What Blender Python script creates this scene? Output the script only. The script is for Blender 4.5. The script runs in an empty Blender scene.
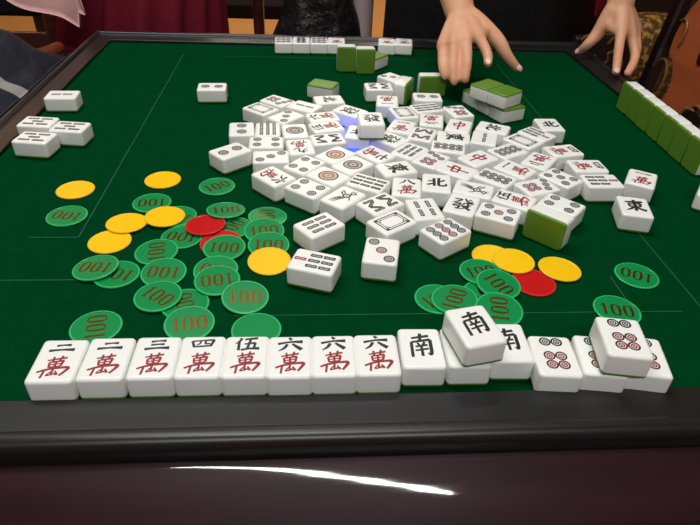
import bpy, bmesh, math, random
from mathutils import Vector, Matrix
random.seed(7)
PI = math.pi
TZ = 0.75                      # height of the felt above the floor
SC = bpy.context.scene
COL = SC.collection

# ------------------------------------------------------------------ camera
cam_d = bpy.data.cameras.new('camera'); cam = bpy.data.objects.new('camera', cam_d); COL.objects.link(cam)
cam_d.sensor_fit = 'HORIZONTAL'; cam_d.sensor_width = 36.0
cam_d.lens = 36.0 * 580.434 / 700.0
cam_d.clip_start = 0.01; cam_d.clip_end = 60
CR = Vector((0.997441, -0.059814, 0.039164)); CU = Vector((0.003521, 0.588213, 0.808699)); CF = Vector((0.071408, 0.806491, -0.586918))
m4 = Matrix((CR, CU, -CF)).transposed().to_4x4(); m4.translation = Vector((-0.005354, -0.131019, 0.320184)) + Vector((0, 0, TZ))
cam.matrix_world = m4
SC.camera = cam

# ------------------------------------------------------------------ world, lights, exposure
w = bpy.data.worlds.new('world'); SC.world = w; w.use_nodes = True
w.node_tree.nodes['Background'].inputs[0].default_value = (0.95, 0.97, 1.0, 1)
w.node_tree.nodes['Background'].inputs[1].default_value = 0.03

def area(name, loc, target, sx, sy, power, colour):
    d = bpy.data.lights.new(name, 'AREA'); d.shape = 'RECTANGLE'; d.size = sx; d.size_y = sy
    d.energy = power; d.color = colour
    o = bpy.data.objects.new(name, d); COL.objects.link(o); o.location = loc
    o.rotation_euler = (Vector(target) - Vector(loc)).to_track_quat('-Z', 'Y').to_euler()
    return o
area('tube_lamp_centre', (-0.27, 0.68, 2.5), (-0.27, 0.68, 0), 1.75, 0.05, 19, (0.98, 1.0, 0.97))
bpy.data.objects['tube_lamp_centre'].rotation_euler = (0, 0, math.radians(-28))
area('tube_lamp_near', (0.0, -1.3, 2.4), (0.0, 0.2, 0.75), 1.4, 0.08, 16, (1.0, 1.0, 1.0))
area('tube_lamp_far', (-0.1, 1.35, 2.5), (0.0, 0.8, 0.75), 1.2, 0.05, 4, (1.0, 1.0, 0.98))
area('hall_lamp', (0.3, 4.5, 2.6), (0.3, 4.5, 0), 2.0, 1.0, 42, (1.0, 0.86, 0.66))
area('rail_glare_fill', (-2.1, 4.0, 2.15), (-1.4, 3.0, 0), 0.9, 0.5, 4, (1.0, 0.62, 0.34))  # added warm light, put in for the glare on the left rail
SC.view_settings.view_transform = 'Standard'; SC.view_settings.look = 'None'
SC.view_settings.gamma = 1.0; SC.view_settings.use_curve_mapping = False
SC.view_settings.exposure = 0.24

# ------------------------------------------------------------------ materials
def lin(c):
    return tuple(((v / 255) / 12.92 if v / 255 <= 0.04045 else ((v / 255 + 0.055) / 1.055) ** 2.4) for v in c)
def mat(name, rgb, rough=0.5, metal=0.0, spec=0.5, coat=0.0, coat_rough=0.05, noise=None, bump=None, sheen=0.0, emit=None, sss=0.0):
    m = bpy.data.materials.new(name); m.use_nodes = True
    nt = m.node_tree; b = nt.nodes['Principled BSDF']; c = lin(rgb)
    b.inputs['Base Color'].default_value = (*c, 1); b.inputs['Roughness'].default_value = rough
    b.inputs['Metallic'].default_value = metal; b.inputs['Specular IOR Level'].default_value = spec
    b.inputs['Coat Weight'].default_value = coat; b.inputs['Coat Roughness'].default_value = coat_rough
    if sheen:
        b.inputs['Sheen Weight'].default_value = sheen; b.inputs['Sheen Tint'].default_value = (*c, 1)
    if sss:
        b.inputs['Subsurface Weight'].default_value = sss; b.inputs['Subsurface Radius'].default_value = (0.006, 0.002, 0.001)
    if emit:
        b.inputs['Emission Color'].default_value = (*lin(emit[0]), 1); b.inputs['Emission Strength'].default_value = emit[1]
    tc = nt.nodes.new('ShaderNodeTexCoord')
    if noise:                                  # (scale, second colour, contrast lo, hi, stretch)
        sc_, rgb2, lo, hi, st = noise
        mp = nt.nodes.new('ShaderNodeMapping'); mp.inputs['Scale'].default_value = st
        n = nt.nodes.new('ShaderNodeTexNoise'); n.inputs['Scale'].default_value = sc_; n.inputs['Detail'].default_value = 5
        r = nt.nodes.new('ShaderNodeValToRGB')
        r.color_ramp.elements[0].position = lo; r.color_ramp.elements[1].position = hi
        r.color_ramp.elements[0].color = (*c, 1); r.color_ramp.elements[1].color = (*lin(rgb2), 1)
        nt.links.new(tc.outputs['Object'], mp.inputs[0]); nt.links.new(mp.outputs[0], n.inputs['Vector'])
        nt.links.new(n.outputs['Fac'], r.inputs[0]); nt.links.new(r.outputs[0], b.inputs['Base Color'])
    if bump:                                   # (scale, strength, distance)
        n2 = nt.nodes.new('ShaderNodeTexNoise'); n2.inputs['Scale'].default_value = bump[0]; n2.inputs['Detail'].default_value = 4
        bp = nt.nodes.new('ShaderNodeBump'); bp.inputs['Strength'].default_value = bump[1]; bp.inputs['Distance'].default_value = bump[2]
        nt.links.new(tc.outputs['Object'], n2.inputs['Vector']); nt.links.new(n2.outputs['Fac'], bp.inputs['Height'])
        nt.links.new(bp.outputs[0], b.inputs['Normal'])
    return m
M = {}
M['tile'] = mat('white_melamine', (244, 245, 241), 0.28, spec=0.45)
M['back'] = mat('green_melamine', (96, 138, 44), 0.32, spec=0.45)
M['ink'] = mat('black_ink', (26, 28, 30), 0.5)
M['red'] = mat('red_ink', (148, 20, 32), 0.5)
M['orange'] = mat('orange_ink', (178, 108, 56), 0.5)
M['darkred'] = mat('dark_red_ink', (92, 34, 42), 0.5)
M['brownink'] = mat('grey_brown_ink', (120, 96, 84), 0.5)
M['felt'] = mat('green_felt', (2, 57, 27), 1.0, spec=0.0, noise=(60, (2, 62, 30), 0.3, 0.75, (1, 1, 1)), bump=(1400, 0.25, 0.0006))
M['seam'] = mat('felt_seam', (44, 98, 66), 0.8, spec=0.2)
M['plastic'] = mat('black_plastic', (25, 25, 26), 0.34, spec=0.5, bump=(2200, 0.12, 0.0003))
M['wood'] = mat('burgundy_lacquer', (30, 9, 16), 0.45, spec=0.15, coat=1.0, coat_rough=0.05, noise=(9, (44, 18, 25), 0.35, 0.7, (1, 6, 6)))
M['cgreen'] = mat('green_chip_plastic', (0, 138, 72), 0.3, spec=0.3)
M['cedge'] = mat('green_chip_rim', (40, 182, 104), 0.3, spec=0.5)
M['cyellow'] = mat('yellow_chip_plastic', (255, 202, 8), 0.3, spec=0.5)
M['cyellowrim'] = mat('yellow_chip_rim', (250, 200, 40), 0.3, spec=0.5)
M['cred'] = mat('red_chip_plastic', (196, 14, 20), 0.3, spec=0.5)
M['credrim'] = mat('red_chip_rim', (214, 40, 40), 0.3, spec=0.5)
M['foil'] = mat('gold_foil', (128, 84, 26), 0.3, metal=0.85)
M['dome'] = mat('blue_lit_dome', (60, 80, 220), 0.2, emit=((60, 80, 255), 1.3))
M['ring'] = mat('dark_plastic_ring', (24, 26, 34), 0.3)
M['skin'] = mat('skin', (224, 170, 134), 0.5, spec=0.35, noise=(30, (214, 152, 120), 0.35, 0.7, (1, 1, 1)), sss=0.1)
M['nail'] = mat('fingernail', (236, 190, 176), 0.3)
M['hair'] = mat('black_hair', (18, 14, 13), 0.45)
M['eye'] = mat('dark_eye', (20, 14, 12), 0.2)
M['lip'] = mat('lips', (170, 82, 78), 0.45)
M['blackcloth'] = mat('black_cloth', (20, 20, 21), 0.85, spec=0.2, bump=(30, 0.5, 0.01), sheen=0.1)
M['redcloth'] = mat('red_cloth', (150, 10, 28), 0.8)
M['maroon'] = mat('maroon_cloth', (112, 24, 42), 0.85, spec=0.15, bump=(60, 0.4, 0.004))
M['pink'] = mat('pale_pink_cloth', (226, 176, 170), 0.85, bump=(50, 0.3, 0.004))
M['navy'] = mat('navy_nylon', (22, 25, 36), 0.65, spec=0.4, bump=(24, 0.6, 0.012))
M['stripe'] = mat('grey_reflective_stripe', (150, 146, 144), 0.5)
M['puffer'] = mat('black_shiny_nylon', (22, 22, 23), 0.38, spec=0.5, bump=(34, 0.9, 0.012))
M['lining'] = mat('pale_lining', (190, 168, 168), 0.8)
M['darkwood'] = mat('dark_red_wood', (48, 16, 12), 0.3, coat=0.6, coat_rough=0.12, noise=(14, (70, 26, 16), 0.35, 0.7, (1, 1, 6)))
M['blackwood'] = mat('black_brown_wood', (30, 18, 18), 0.35, coat=0.4, coat_rough=0.15)
M['redwood'] = mat('orange_brown_wood', (158, 78, 44), 0.35, coat=0.5, coat_rough=0.15, noise=(8, (178, 92, 52), 0.35, 0.7, (1, 1, 4)))
M['gold'] = mat('gold_inlay', (132, 96, 48), 0.45, metal=0.4)
M['brocade'] = mat('gold_brocade', (92, 72, 36), 0.6, noise=(70, (226, 162, 62), 0.5, 0.62, (1, 1, 1)), bump=(60, 0.5, 0.004))
M['benchwood'] = mat('matte_dark_wood', (30, 20, 18), 0.9, spec=0.1)
M['floor'] = mat('tan_floor', (214, 150, 84), 0.45, noise=(3, (222, 160, 94), 0.3, 0.7, (1, 1, 1)))
M['wall'] = mat('grey_wall', (186, 190, 194), 0.9)
M['panel'] = mat('brown_wall_panelling', (74, 52, 42), 0.7, noise=(4, (86, 60, 48), 0.3, 0.7, (6, 1, 1)))
M['ceil'] = mat('pale_grey_ceiling', (200, 208, 218), 0.9)

# ------------------------------------------------------------------ helpers
def obj(name, bm, mats, parent=None, smooth=True, sharp=35):
    me = bpy.data.meshes.new(name)
    bmesh.ops.recalc_face_normals(bm, faces=bm.faces) if getattr(bm, 'fixn', True) and False else None
    bm.to_mesh(me); bm.free()
    for m in (mats if isinstance(mats, (list, tuple)) else [mats]): me.materials.append(m)
    if smooth:
        for p in me.polygons: p.use_smooth = True
        if sharp: me.set_sharp_from_angle(angle=math.radians(sharp))
    o = bpy.data.objects.new(name, me); COL.objects.link(o)
    if parent: o.parent = parent
    return o
def tag(o, label=None, cat=None, group=None, kind=None):
    if label: o['label'] = label
    if cat: o['category'] = cat
    if group: o['group'] = group
    if kind: o['kind'] = kind
    return o
def empty(name, loc, rot=(0, 0, 0)):
    o = bpy.data.objects.new(name, None); COL.objects.link(o); o.location = loc; o.rotation_euler = rot
    o.empty_display_size = 0.02
    return o
def add_box(bm, lo, hi, bev=0.0, mi=0):
    r = bmesh.ops.create_cube(bm, size=1)
    vs = r['verts']
    for v in vs:
        v.co = Vector([lo[i] + (v.co[i] + 0.5) * (hi[i] - lo[i]) for i in range(3)])
    fs = {f for v in vs for f in v.link_faces}
    for f in fs: f.material_index = mi
    if bev:
        es = list({e for v in vs for e in v.link_edges})
        bmesh.ops.bevel(bm, geom=es, offset=bev, segments=3, profile=0.5, affect='EDGES')
def loft(bm, loops, cap=True, closed=True, mi=0):
    rows = [[bm.verts.new(p) for p in L] for L in loops]
    n = len(rows[0])
    for a, b in zip(rows[:-1], rows[1:]):
        for i in range(n if closed else n - 1):
            j = (i + 1) % n
            f = bm.faces.new((a[i], a[j], b[j], b[i])); f.material_index = mi
    if cap:
        f = bm.faces.new(rows[0][::-1]); f.material_index = mi
        f = bm.faces.new(rows[-1]); f.material_index = mi
    return rows
def catmull(pts, n=6):
    out = []
    P = [pts[0]] + list(pts) + [pts[-1]]
    for i in range(1, len(P) - 2):
        p0, p1, p2, p3 = P[i - 1], P[i], P[i + 1], P[i + 2]
        for k in range(n):
            t = k / n
            out.append(tuple(0.5 * ((2 * b) + (-a + c) * t + (2 * a - 5 * b + 4 * c - d) * t * t + (-a + 3 * b - 3 * c + d) * t ** 3)
                             for a, b, c, d in zip(p0, p1, p2, p3)))
    out.append(tuple(pts[-1]))
    return out
def add_tube(bm, pts, n=12, sub=5, round_ends=True, mi=0, flat=None):
    """pts: (x,y,z,r). flat=(axis vector, factor) squashes the section along that axis."""
    C = catmull(pts, sub)
    if round_ends:
        def cap(a, b):
            d = (Vector(a[:3]) - Vector(b[:3])).normalized(); r = a[3]
            return [(*(Vector(a[:3]) + d * r * s), r * q) for s, q in ((0.45, 0.89), (0.8, 0.6), (0.98, 0.2))]
        C = cap(C[0], C[1])[::-1] + C + cap(C[-1], C[-2])
    loops = []; ref = None
    for i, c in enumerate(C):
        a = Vector(C[max(0, i - 1)][:3]); b = Vector(C[min(len(C) - 1, i + 1)][:3])
        t = (b - a).normalized()
        if ref is None: ref = Vector((0, 0, 1)) if abs(t.z) < 0.9 else Vector((1, 0, 0))
        u = (ref - t * ref.dot(t)).normalized(); v = t.cross(u); ref = u
        L = []
        for k in range(n):
            o = (u * math.cos(2 * PI * k / n) + v * math.sin(2 * PI * k / n)) * c[3]
            if flat:
                ax = flat[0].normalized(); o = o - ax * o.dot(ax) * (1 - flat[1])
            L.append(Vector(c[:3]) + o)
        loops.append(L)
    loft(bm, loops, True, True, mi)
def ellipsoid(bm, c, r, seg=20, mi=0):
    m = Matrix.Translation(c) @ Matrix.Diagonal((*r, 1))
    s = bmesh.ops.create_uvsphere(bm, u_segments=seg, v_segments=seg // 2 + 2, radius=1, matrix=m)
    for v in s['verts']:
        for f in v.link_faces: f.material_index = mi
def copy_thing(o):
    c = o.copy(); COL.objects.link(c)
    for ch in list(o.children):
        k = ch.copy(); COL.objects.link(k); k.parent = c
        for g in list(ch.children):
            d = g.copy(); COL.objects.link(d); d.parent = k
    return c

# ------------------------------------------------------------------ the room
bm = bmesh.new(); add_box(bm, (-4, -3, -0.1), (4, 7, 0)); tag(obj('floor', bm, M['floor'], smooth=False), kind='structure')
bm = bmesh.new(); add_box(bm, (-4, -3, 2.8), (4, 7, 2.9)); tag(obj('ceiling', bm, M['ceil'], smooth=False), kind='structure')
for nm, lo, hi in (('wall_left', (-4.1, -3, 0), (-4, 7, 2.8)), ('wall_right', (4, -3, 0), (4.1, 7, 2.8)),
                   ('wall_back', (-4, 7, 0), (4, 7.1, 2.8)), ('wall_front', (-4, -3.1, 0), (4, -3, 2.8))):
    bm = bmesh.new(); add_box(bm, lo, hi); tag(obj(nm, bm, M['panel' if nm == 'wall_back' else 'wall'], smooth=False), kind='structure')

# ------------------------------------------------------------------ the table
FX0, FX1, FY0, FY1 = -0.371, 0.5, 0.1452, 1.009
CX, CY = (FX0 + FX1) / 2, (FY0 + FY1) / 2
table = empty('mahjong_table', (CX, CY, 0))
tag(table, 'square mahjong table with dark green felt, black rail and burgundy lacquer side', 'table')
def rel(p): return (p[0] - CX, p[1] - CY, p[2])
HX, HY = (FX1 - FX0) / 2, (FY1 - FY0) / 2
bm = bmesh.new(); add_box(bm, (-HX - .004, -HY - .004, TZ - 0.012), (HX + .004, HY + .004, TZ)); obj('felt_top', bm, M['felt'], table, smooth=False)
def ring_sweep(bm, prof, close=False):
    """mitred rectangular ring; profile (outward d, z)"""
    loops = []
    for d, z in prof:
        loops.append([(sx * (HX + d * .80), sy * (HY + d * (1.0 if sy < 0 else .80)), TZ + z) for sx, sy in ((-1, -1), (1, -1), (1, 1), (-1, 1))])   # the near rail is the widest
    rows = [[bm.verts.new(p) for p in L] for L in loops]
    pairs = list(zip(rows[:-1], rows[1:]))
    if close: pairs.append((rows[-1], rows[0]))
    for a, b in pairs:
        for i in range(4):
            j = (i + 1) % 4
            bm.faces.new((a[i], b[i], b[j], a[j])[::-1])
bm = bmesh.new()
ring_sweep(bm, [(0, -.003), (0, .0042), (.0012, .0052), (.0285, .0078), (.0297, .0086)] + [(.0368 + .0074 * math.cos(q), .0062 + .0066 * math.sin(q)) for q in [math.radians(150 - 12.5 * k) for k in range(13)]] + [(.0442, .003), (.0440, -.02), (.03, -.03), (0, -.03)], True)
obj('rail', bm, M['plastic'], table, sharp=28)
bm = bmesh.new()
prof = [(.040, -.012), (.0450, -.0045), (.047, -.0035)]
for k in range(29):
    t = k / 28
    a = math.radians(14 + 70 * t)
    prof.append((prof[-1][0] + 0.0055 * math.cos(a), prof[-1][1] - 0.0055 * math.sin(a)))
prof += [(prof[-1][0] - .03, prof[-1][1] - .02), (.0, -.20), (.0, -.1)]
ring_sweep(bm, prof, True)
obj('wooden_apron', bm, M['wood'], table, sharp=50)
bm = bmesh.new(); add_box(bm, (-.2, -.2, .06), (.2, .2, TZ - .05), .02); obj('pedestal', bm, M['wood'], table)
bm = bmesh.new(); add_box(bm, (-.33, -.33, 0.0), (.33, .33, .06), .02); obj('pedestal_foot', bm, M['plastic'], table)
# pale seams of the four tile lifts
bm = bmesh.new()
def seam(p, q, wd=.0009):
    p, q = Vector((*p, 0)), Vector((*q, 0)); d = (q - p).normalized(); n = Vector((-d.y, d.x, 0)) * wd / 2; d = d * 0
    vs = [bm.verts.new((a.x - CX, a.y - CY, TZ + .00025)) for a in (p - n, q - n, q + n, p + n)]
    bm.faces.new(vs)
XL, XR, YN, YF = CX - .2915, CX + .275, CY - .2253, CY + .346
S1 = .0465
seam((XL, YN), (XL, YF + .02)); seam((XL - S1, YN), (XL, YN)); seam((XL - S1, YN - .0675), (XL + .035, YN - .0675))
seam((XL + .16, YN - .117), (XR - .02, YN - .117), .0007)
seam((XR, YN), (XR, YF)); seam((XR, YN + .0005), (XR, YN - .12)); seam((XR - .063, YN - .067), (XR - .063, YN - .105))
seam((XL + .06, YF + .015), (XR - .06, YF + .015))
obj('felt_seam', bm, M['seam'], table, smooth=False)
bm = bmesh.new()
loft(bm, [[(r * math.cos(2 * PI * i / 48), r * math.sin(2 * PI * i / 48) , TZ + z) for i in range(48)] for r, z in
          ((.062, -.001), (.062, .0015), (.060, .003), (.050, .003), (.048, .001))], False)
cr = obj('dice_well_ring', bm, M['ring'], table)
bm = bmesh.new()
loft(bm, [[(r * math.cos(2 * PI * i / 48), r * math.sin(2 * PI * i / 48), TZ + z) for i in range(48)] for r, z in
          ((.048, .0008), (.045, .004), (.036, .0075), (.022, .0098), (.008, .0106))], True)
tag(obj('dice_dome', bm, M['dome'], table), 'blue glowing dome over the dice')

# ------------------------------------------------------------------ tile faces: ribbons, rings and sticks in millimetres
GL = {
'一': [[(4, 46, 8), (30, 54, 5), (60, 52, 6), (96, 50, 10)]],
'二': [[(24, 74, 8), (50, 80, 5), (78, 78, 9)], [(2, 20, 9), (50, 26, 6), (98, 22, 11)]],
'三': [[(22, 84, 8), (50, 90, 5), (80, 88, 9)], [(24, 50, 7), (50, 54, 5), (76, 52, 8)], [(2, 10, 9), (50, 16, 6), (98, 12, 11)]],
'四': [[(6, 84, 7), (18, 22, 7)], [(6, 82, 6), (50, 86, 5), (94, 86, 8)], [(93, 86, 8), (80, 24, 7)], [(18, 28, 6), (80, 30, 6)],
      [(40, 80, 5), (38, 58, 5), (26, 44, 3)], [(60, 82, 5), (60, 54, 6), (78, 52, 5)]],
'伍': [[(28, 98, 8), (20, 76, 6), (4, 56, 3)], [(18, 72, 7), (18, 4, 7)], [(40, 86, 6), (92, 90, 8)], [(64, 86, 6), (52, 12, 7)],
      [(40, 50, 5), (84, 54, 7)], [(83, 54, 7), (78, 12, 6)], [(28, 6, 7), (60, 12, 6), (100, 9, 10)]],
'六': [[(44, 100, 5), (56, 82, 10)], [(0, 56, 8), (50, 66, 6), (100, 62, 11)], [(38, 50, 8), (26, 22, 7), (4, 2, 3)], [(58, 50, 6), (76, 26, 9), (96, 2, 11)]],
'七': [[(4, 46, 8), (94, 64, 9)], [(44, 96, 8), (44, 22, 7), (54, 8, 8), (92, 10, 7), (94, 28, 3)]],
'八': [[(40, 80, 8), (30, 40, 7), (4, 6, 3)], [(54, 88, 6), (68, 44, 9), (98, 4, 11)]],
'九': [[(42, 98, 8), (38, 50, 7), (4, 2, 3)], [(10, 64, 6), (66, 72, 7), (62, 20, 7), (72, 6, 7), (94, 8, 7), (97, 30, 3)]],
'萬': [[(12, 84, 5), (88, 90, 7)], [(34, 100, 6), (36, 76, 6)], [(68, 102, 6), (62, 78, 6)],
      [(24, 74, 6), (28, 48, 6)], [(24, 73, 5), (80, 76, 7)], [(79, 76, 7), (73, 50, 6)], [(27, 61, 4), (75, 63, 4)], [(28, 49, 5), (74, 50, 5)],
      [(51, 74, 6), (50, 16, 6)], [(-10, 30, 6), (20, 38, 7), (60, 42, 7), (108, 40, 9), (100, 22, 8), (84, 4, 6)], [(18, 38, 6), (13, 0, 6)],
      [(46, 26, 4), (32, 10, 4), (66, 16, 6)], [(62, 28, 4), (74, 8, 8)]],
'東': [[(6, 80, 7), (94, 85, 9)], [(20, 66, 6), (25, 36, 6)], [(20, 66, 5), (82, 69, 7)], [(81, 69, 7), (75, 38, 6)], [(24, 51, 4), (78, 53, 4)],
      [(25, 37, 5), (75, 39, 5)], [(51, 102, 8), (51, 0, 7)], [(51, 2, 6), (38, 10, 3)], [(46, 36, 8), (24, 16, 6), (2, 4, 3)], [(55, 36, 6), (76, 16, 9), (100, 6, 11)]],
'南': [[(14, 84, 6), (86, 88, 8)], [(52, 102, 8), (48, 70, 7)], [(12, 66, 7), (10, 0, 7)], [(12, 66, 6), (90, 70, 8)], [(89, 70, 8), (86, 6, 8), (72, 12, 3)],
      [(36, 61, 5), (43, 48, 6)], [(66, 62, 5), (57, 48, 6)], [(26, 44, 5), (76, 47, 6)], [(24, 27, 5), (78, 30, 6)], [(50, 46, 6), (50, 0, 7)]],
'西': [[(4, 86, 7), (96, 90, 9)], [(10, 62, 6), (18, 6, 7)], [(10, 62, 6), (90, 66, 8)], [(89, 66, 8), (82, 6, 7)], [(18, 10, 6), (82, 12, 6)],
      [(40, 86, 6), (38, 54, 6), (26, 34, 3)], [(60, 88, 6), (60, 44, 6), (80, 42, 6)]],
'北': [[(36, 94, 8), (38, 4, 8)], [(6, 60, 6), (38, 64, 6)], [(0, 18, 7), (38, 34, 7)], [(62, 98, 8), (60, 22, 8), (70, 8, 8), (97, 12, 8), (98, 32, 3)], [(92, 74, 8), (64, 50, 4)]],
'中': [[(51, 104, 9), (50, 60, 7), (50, -6, 8)], [(12, 72, 8), (20, 38, 7)], [(12, 72, 7), (88, 76, 9)], [(87, 76, 9), (78, 40, 7)], [(20, 42, 6), (80, 44, 7)]],
'發': [[(8, 88, 6), (42, 88, 6), (26, 66, 5), (4, 52, 3)], [(24, 74, 4), (34, 66, 6)], [(56, 100, 5), (68, 76, 6), (100, 56, 10)], [(86, 94, 5), (66, 78, 3)], [(96, 80, 5), (76, 66, 3)],
      [(16, 50, 5), (44, 52, 6)], [(43, 52, 6), (40, 38, 5)], [(16, 37, 5), (44, 39, 5)], [(17, 37, 5), (14, 24, 5), (44, 26, 6)], [(43, 26, 6), (36, 0, 6), (24, 6, 3)],
      [(58, 56, 5), (56, 44, 4), (46, 34, 3)], [(58, 56, 5), (78, 58, 6), (76, 42, 5), (94, 40, 5)], [(48, 28, 5), (84, 30, 6), (68, 12, 5), (44, -2, 3)], [(56, 26, 5), (96, -2, 10)]],
}
class Face:
    def __init__(s): s.q = []; s.k = 0
    def poly(s, pts, ci):
        s.q.append((pts, ci, s.k)); 
    def ribbon(s, pts, ci, sub=4):
        C = catmull(pts, sub) if len(pts) > 2 else [tuple(pts[0]), tuple(pts[1])]
        Lp, Rp = [], []
        for i, c in enumerate(C):
            a, b = C[max(0, i - 1)], C[min(len(C) - 1, i + 1)]
            dx, dy = b[0] - a[0], b[1] - a[1]; n = math.hypot(dx, dy) or 1
            nx, ny = -dy / n * c[2] / 2, dx / n * c[2] / 2
            Lp.append((c[0] + nx, c[1] + ny)); Rp.append((c[0] - nx, c[1] - ny))
        for i in range(len(C) - 1):
            s.poly([Rp[i], Rp[i + 1], Lp[i + 1], Lp[i]], ci)
        s.k += 1
    def glyph(s, ch, cx, cy, wd, ht, ci, bold=1.0):
        for st in GL[ch]:
            sc = (wd + ht) / 200 * bold if ch not in '一二三' else wd / 100 * 0.95 * 1.35
            s.ribbon([(cx + (x - 50) * wd / 100, cy + (y - 50 + (x - 50) * .10) * ht / 100, t * sc * 1.25) for x, y, t in st], ci)
    def ring(s, cx, cy, r0, r1, ci, n=24):
        for i in range(n):
            a, b = 2 * PI * i / n, 2 * PI * (i + 1) / n
            s.poly([(cx + r0 * math.cos(a), cy + r0 * math.sin(a)), (cx + r1 * math.cos(a), cy + r1 * math.sin(a)),
                    (cx + r1 * math.cos(b), cy + r1 * math.sin(b)), (cx + r0 * math.cos(b), cy + r0 * math.sin(b))], ci)
        s.k += 1
    def disc(s, cx, cy, r, ci, n=16):
        s.poly([(cx + r * math.cos(2 * PI * i / n), cy + r * math.sin(2 * PI * i / n)) for i in range(n)], ci); s.k += 1
    def dot(s, cx, cy, r, ci):
        s.ring(cx, cy, r * .70, r * 1.02, 1 if ci == 1 else 5); s.ring(cx, cy, r * .32, r * .56, ci); s.disc(cx, cy, r * .2, ci, 10)
    def stick(s, cx, cy, L, ci, ang=0.0, wd=4.5, wl=1.4):
        c, n = math.cos(ang), math.sin(ang)
        pts = []
        hw, hl = wd / 2, L / 2
        N = 24
        for i in range(N):                        # outline with a pinched waist
            t = 2 * PI * i / N
            x = hw * max(-1, min(1, 1.35 * math.cos(t))); y = hl * max(-1, min(1, 1.15 * math.sin(t)))
            x *= 1 - 0.16 * math.exp(-(y / (L * .12)) ** 2)
            pts.append((x, y))
        for i in range(N):
            a, b = pts[i], pts[(i + 1) % N]
            q = [a, b, (b[0] * (1 - 2 * wl / wd), b[1] * (1 - 2 * wl / L)), (a[0] * (1 - 2 * wl / wd), a[1] * (1 - 2 * wl / L))]
            s.poly([(cx + x * c - y * n, cy + x * n + y * c) for x, y in q][::1], ci)
        for p, q in (((0, -hl * .72), (0, hl * .72)), ((-hw * .7, 0), (hw * .7, 0))):
            s.ribbon([(cx + p[0] * c - p[1] * n, cy + p[0] * n + p[1] * c, .6), (cx + q[0] * c - q[1] * n, cy + q[0] * n + q[1] * c, .6)], ci)
        s.k += 1
NUM = dict(zip('12345', '一二三四伍')); NUM.update(dict(zip('6789', '六七八九')))
NH = {'1': 6, '2': 7.5, '3': 8.5, '4': 9, '5': 11.5, '6': 11.5, '7': 11, '8': 10.5, '9': 11.5}
B_, R_, O_, G_ = 1, 2, 3, 4
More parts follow.
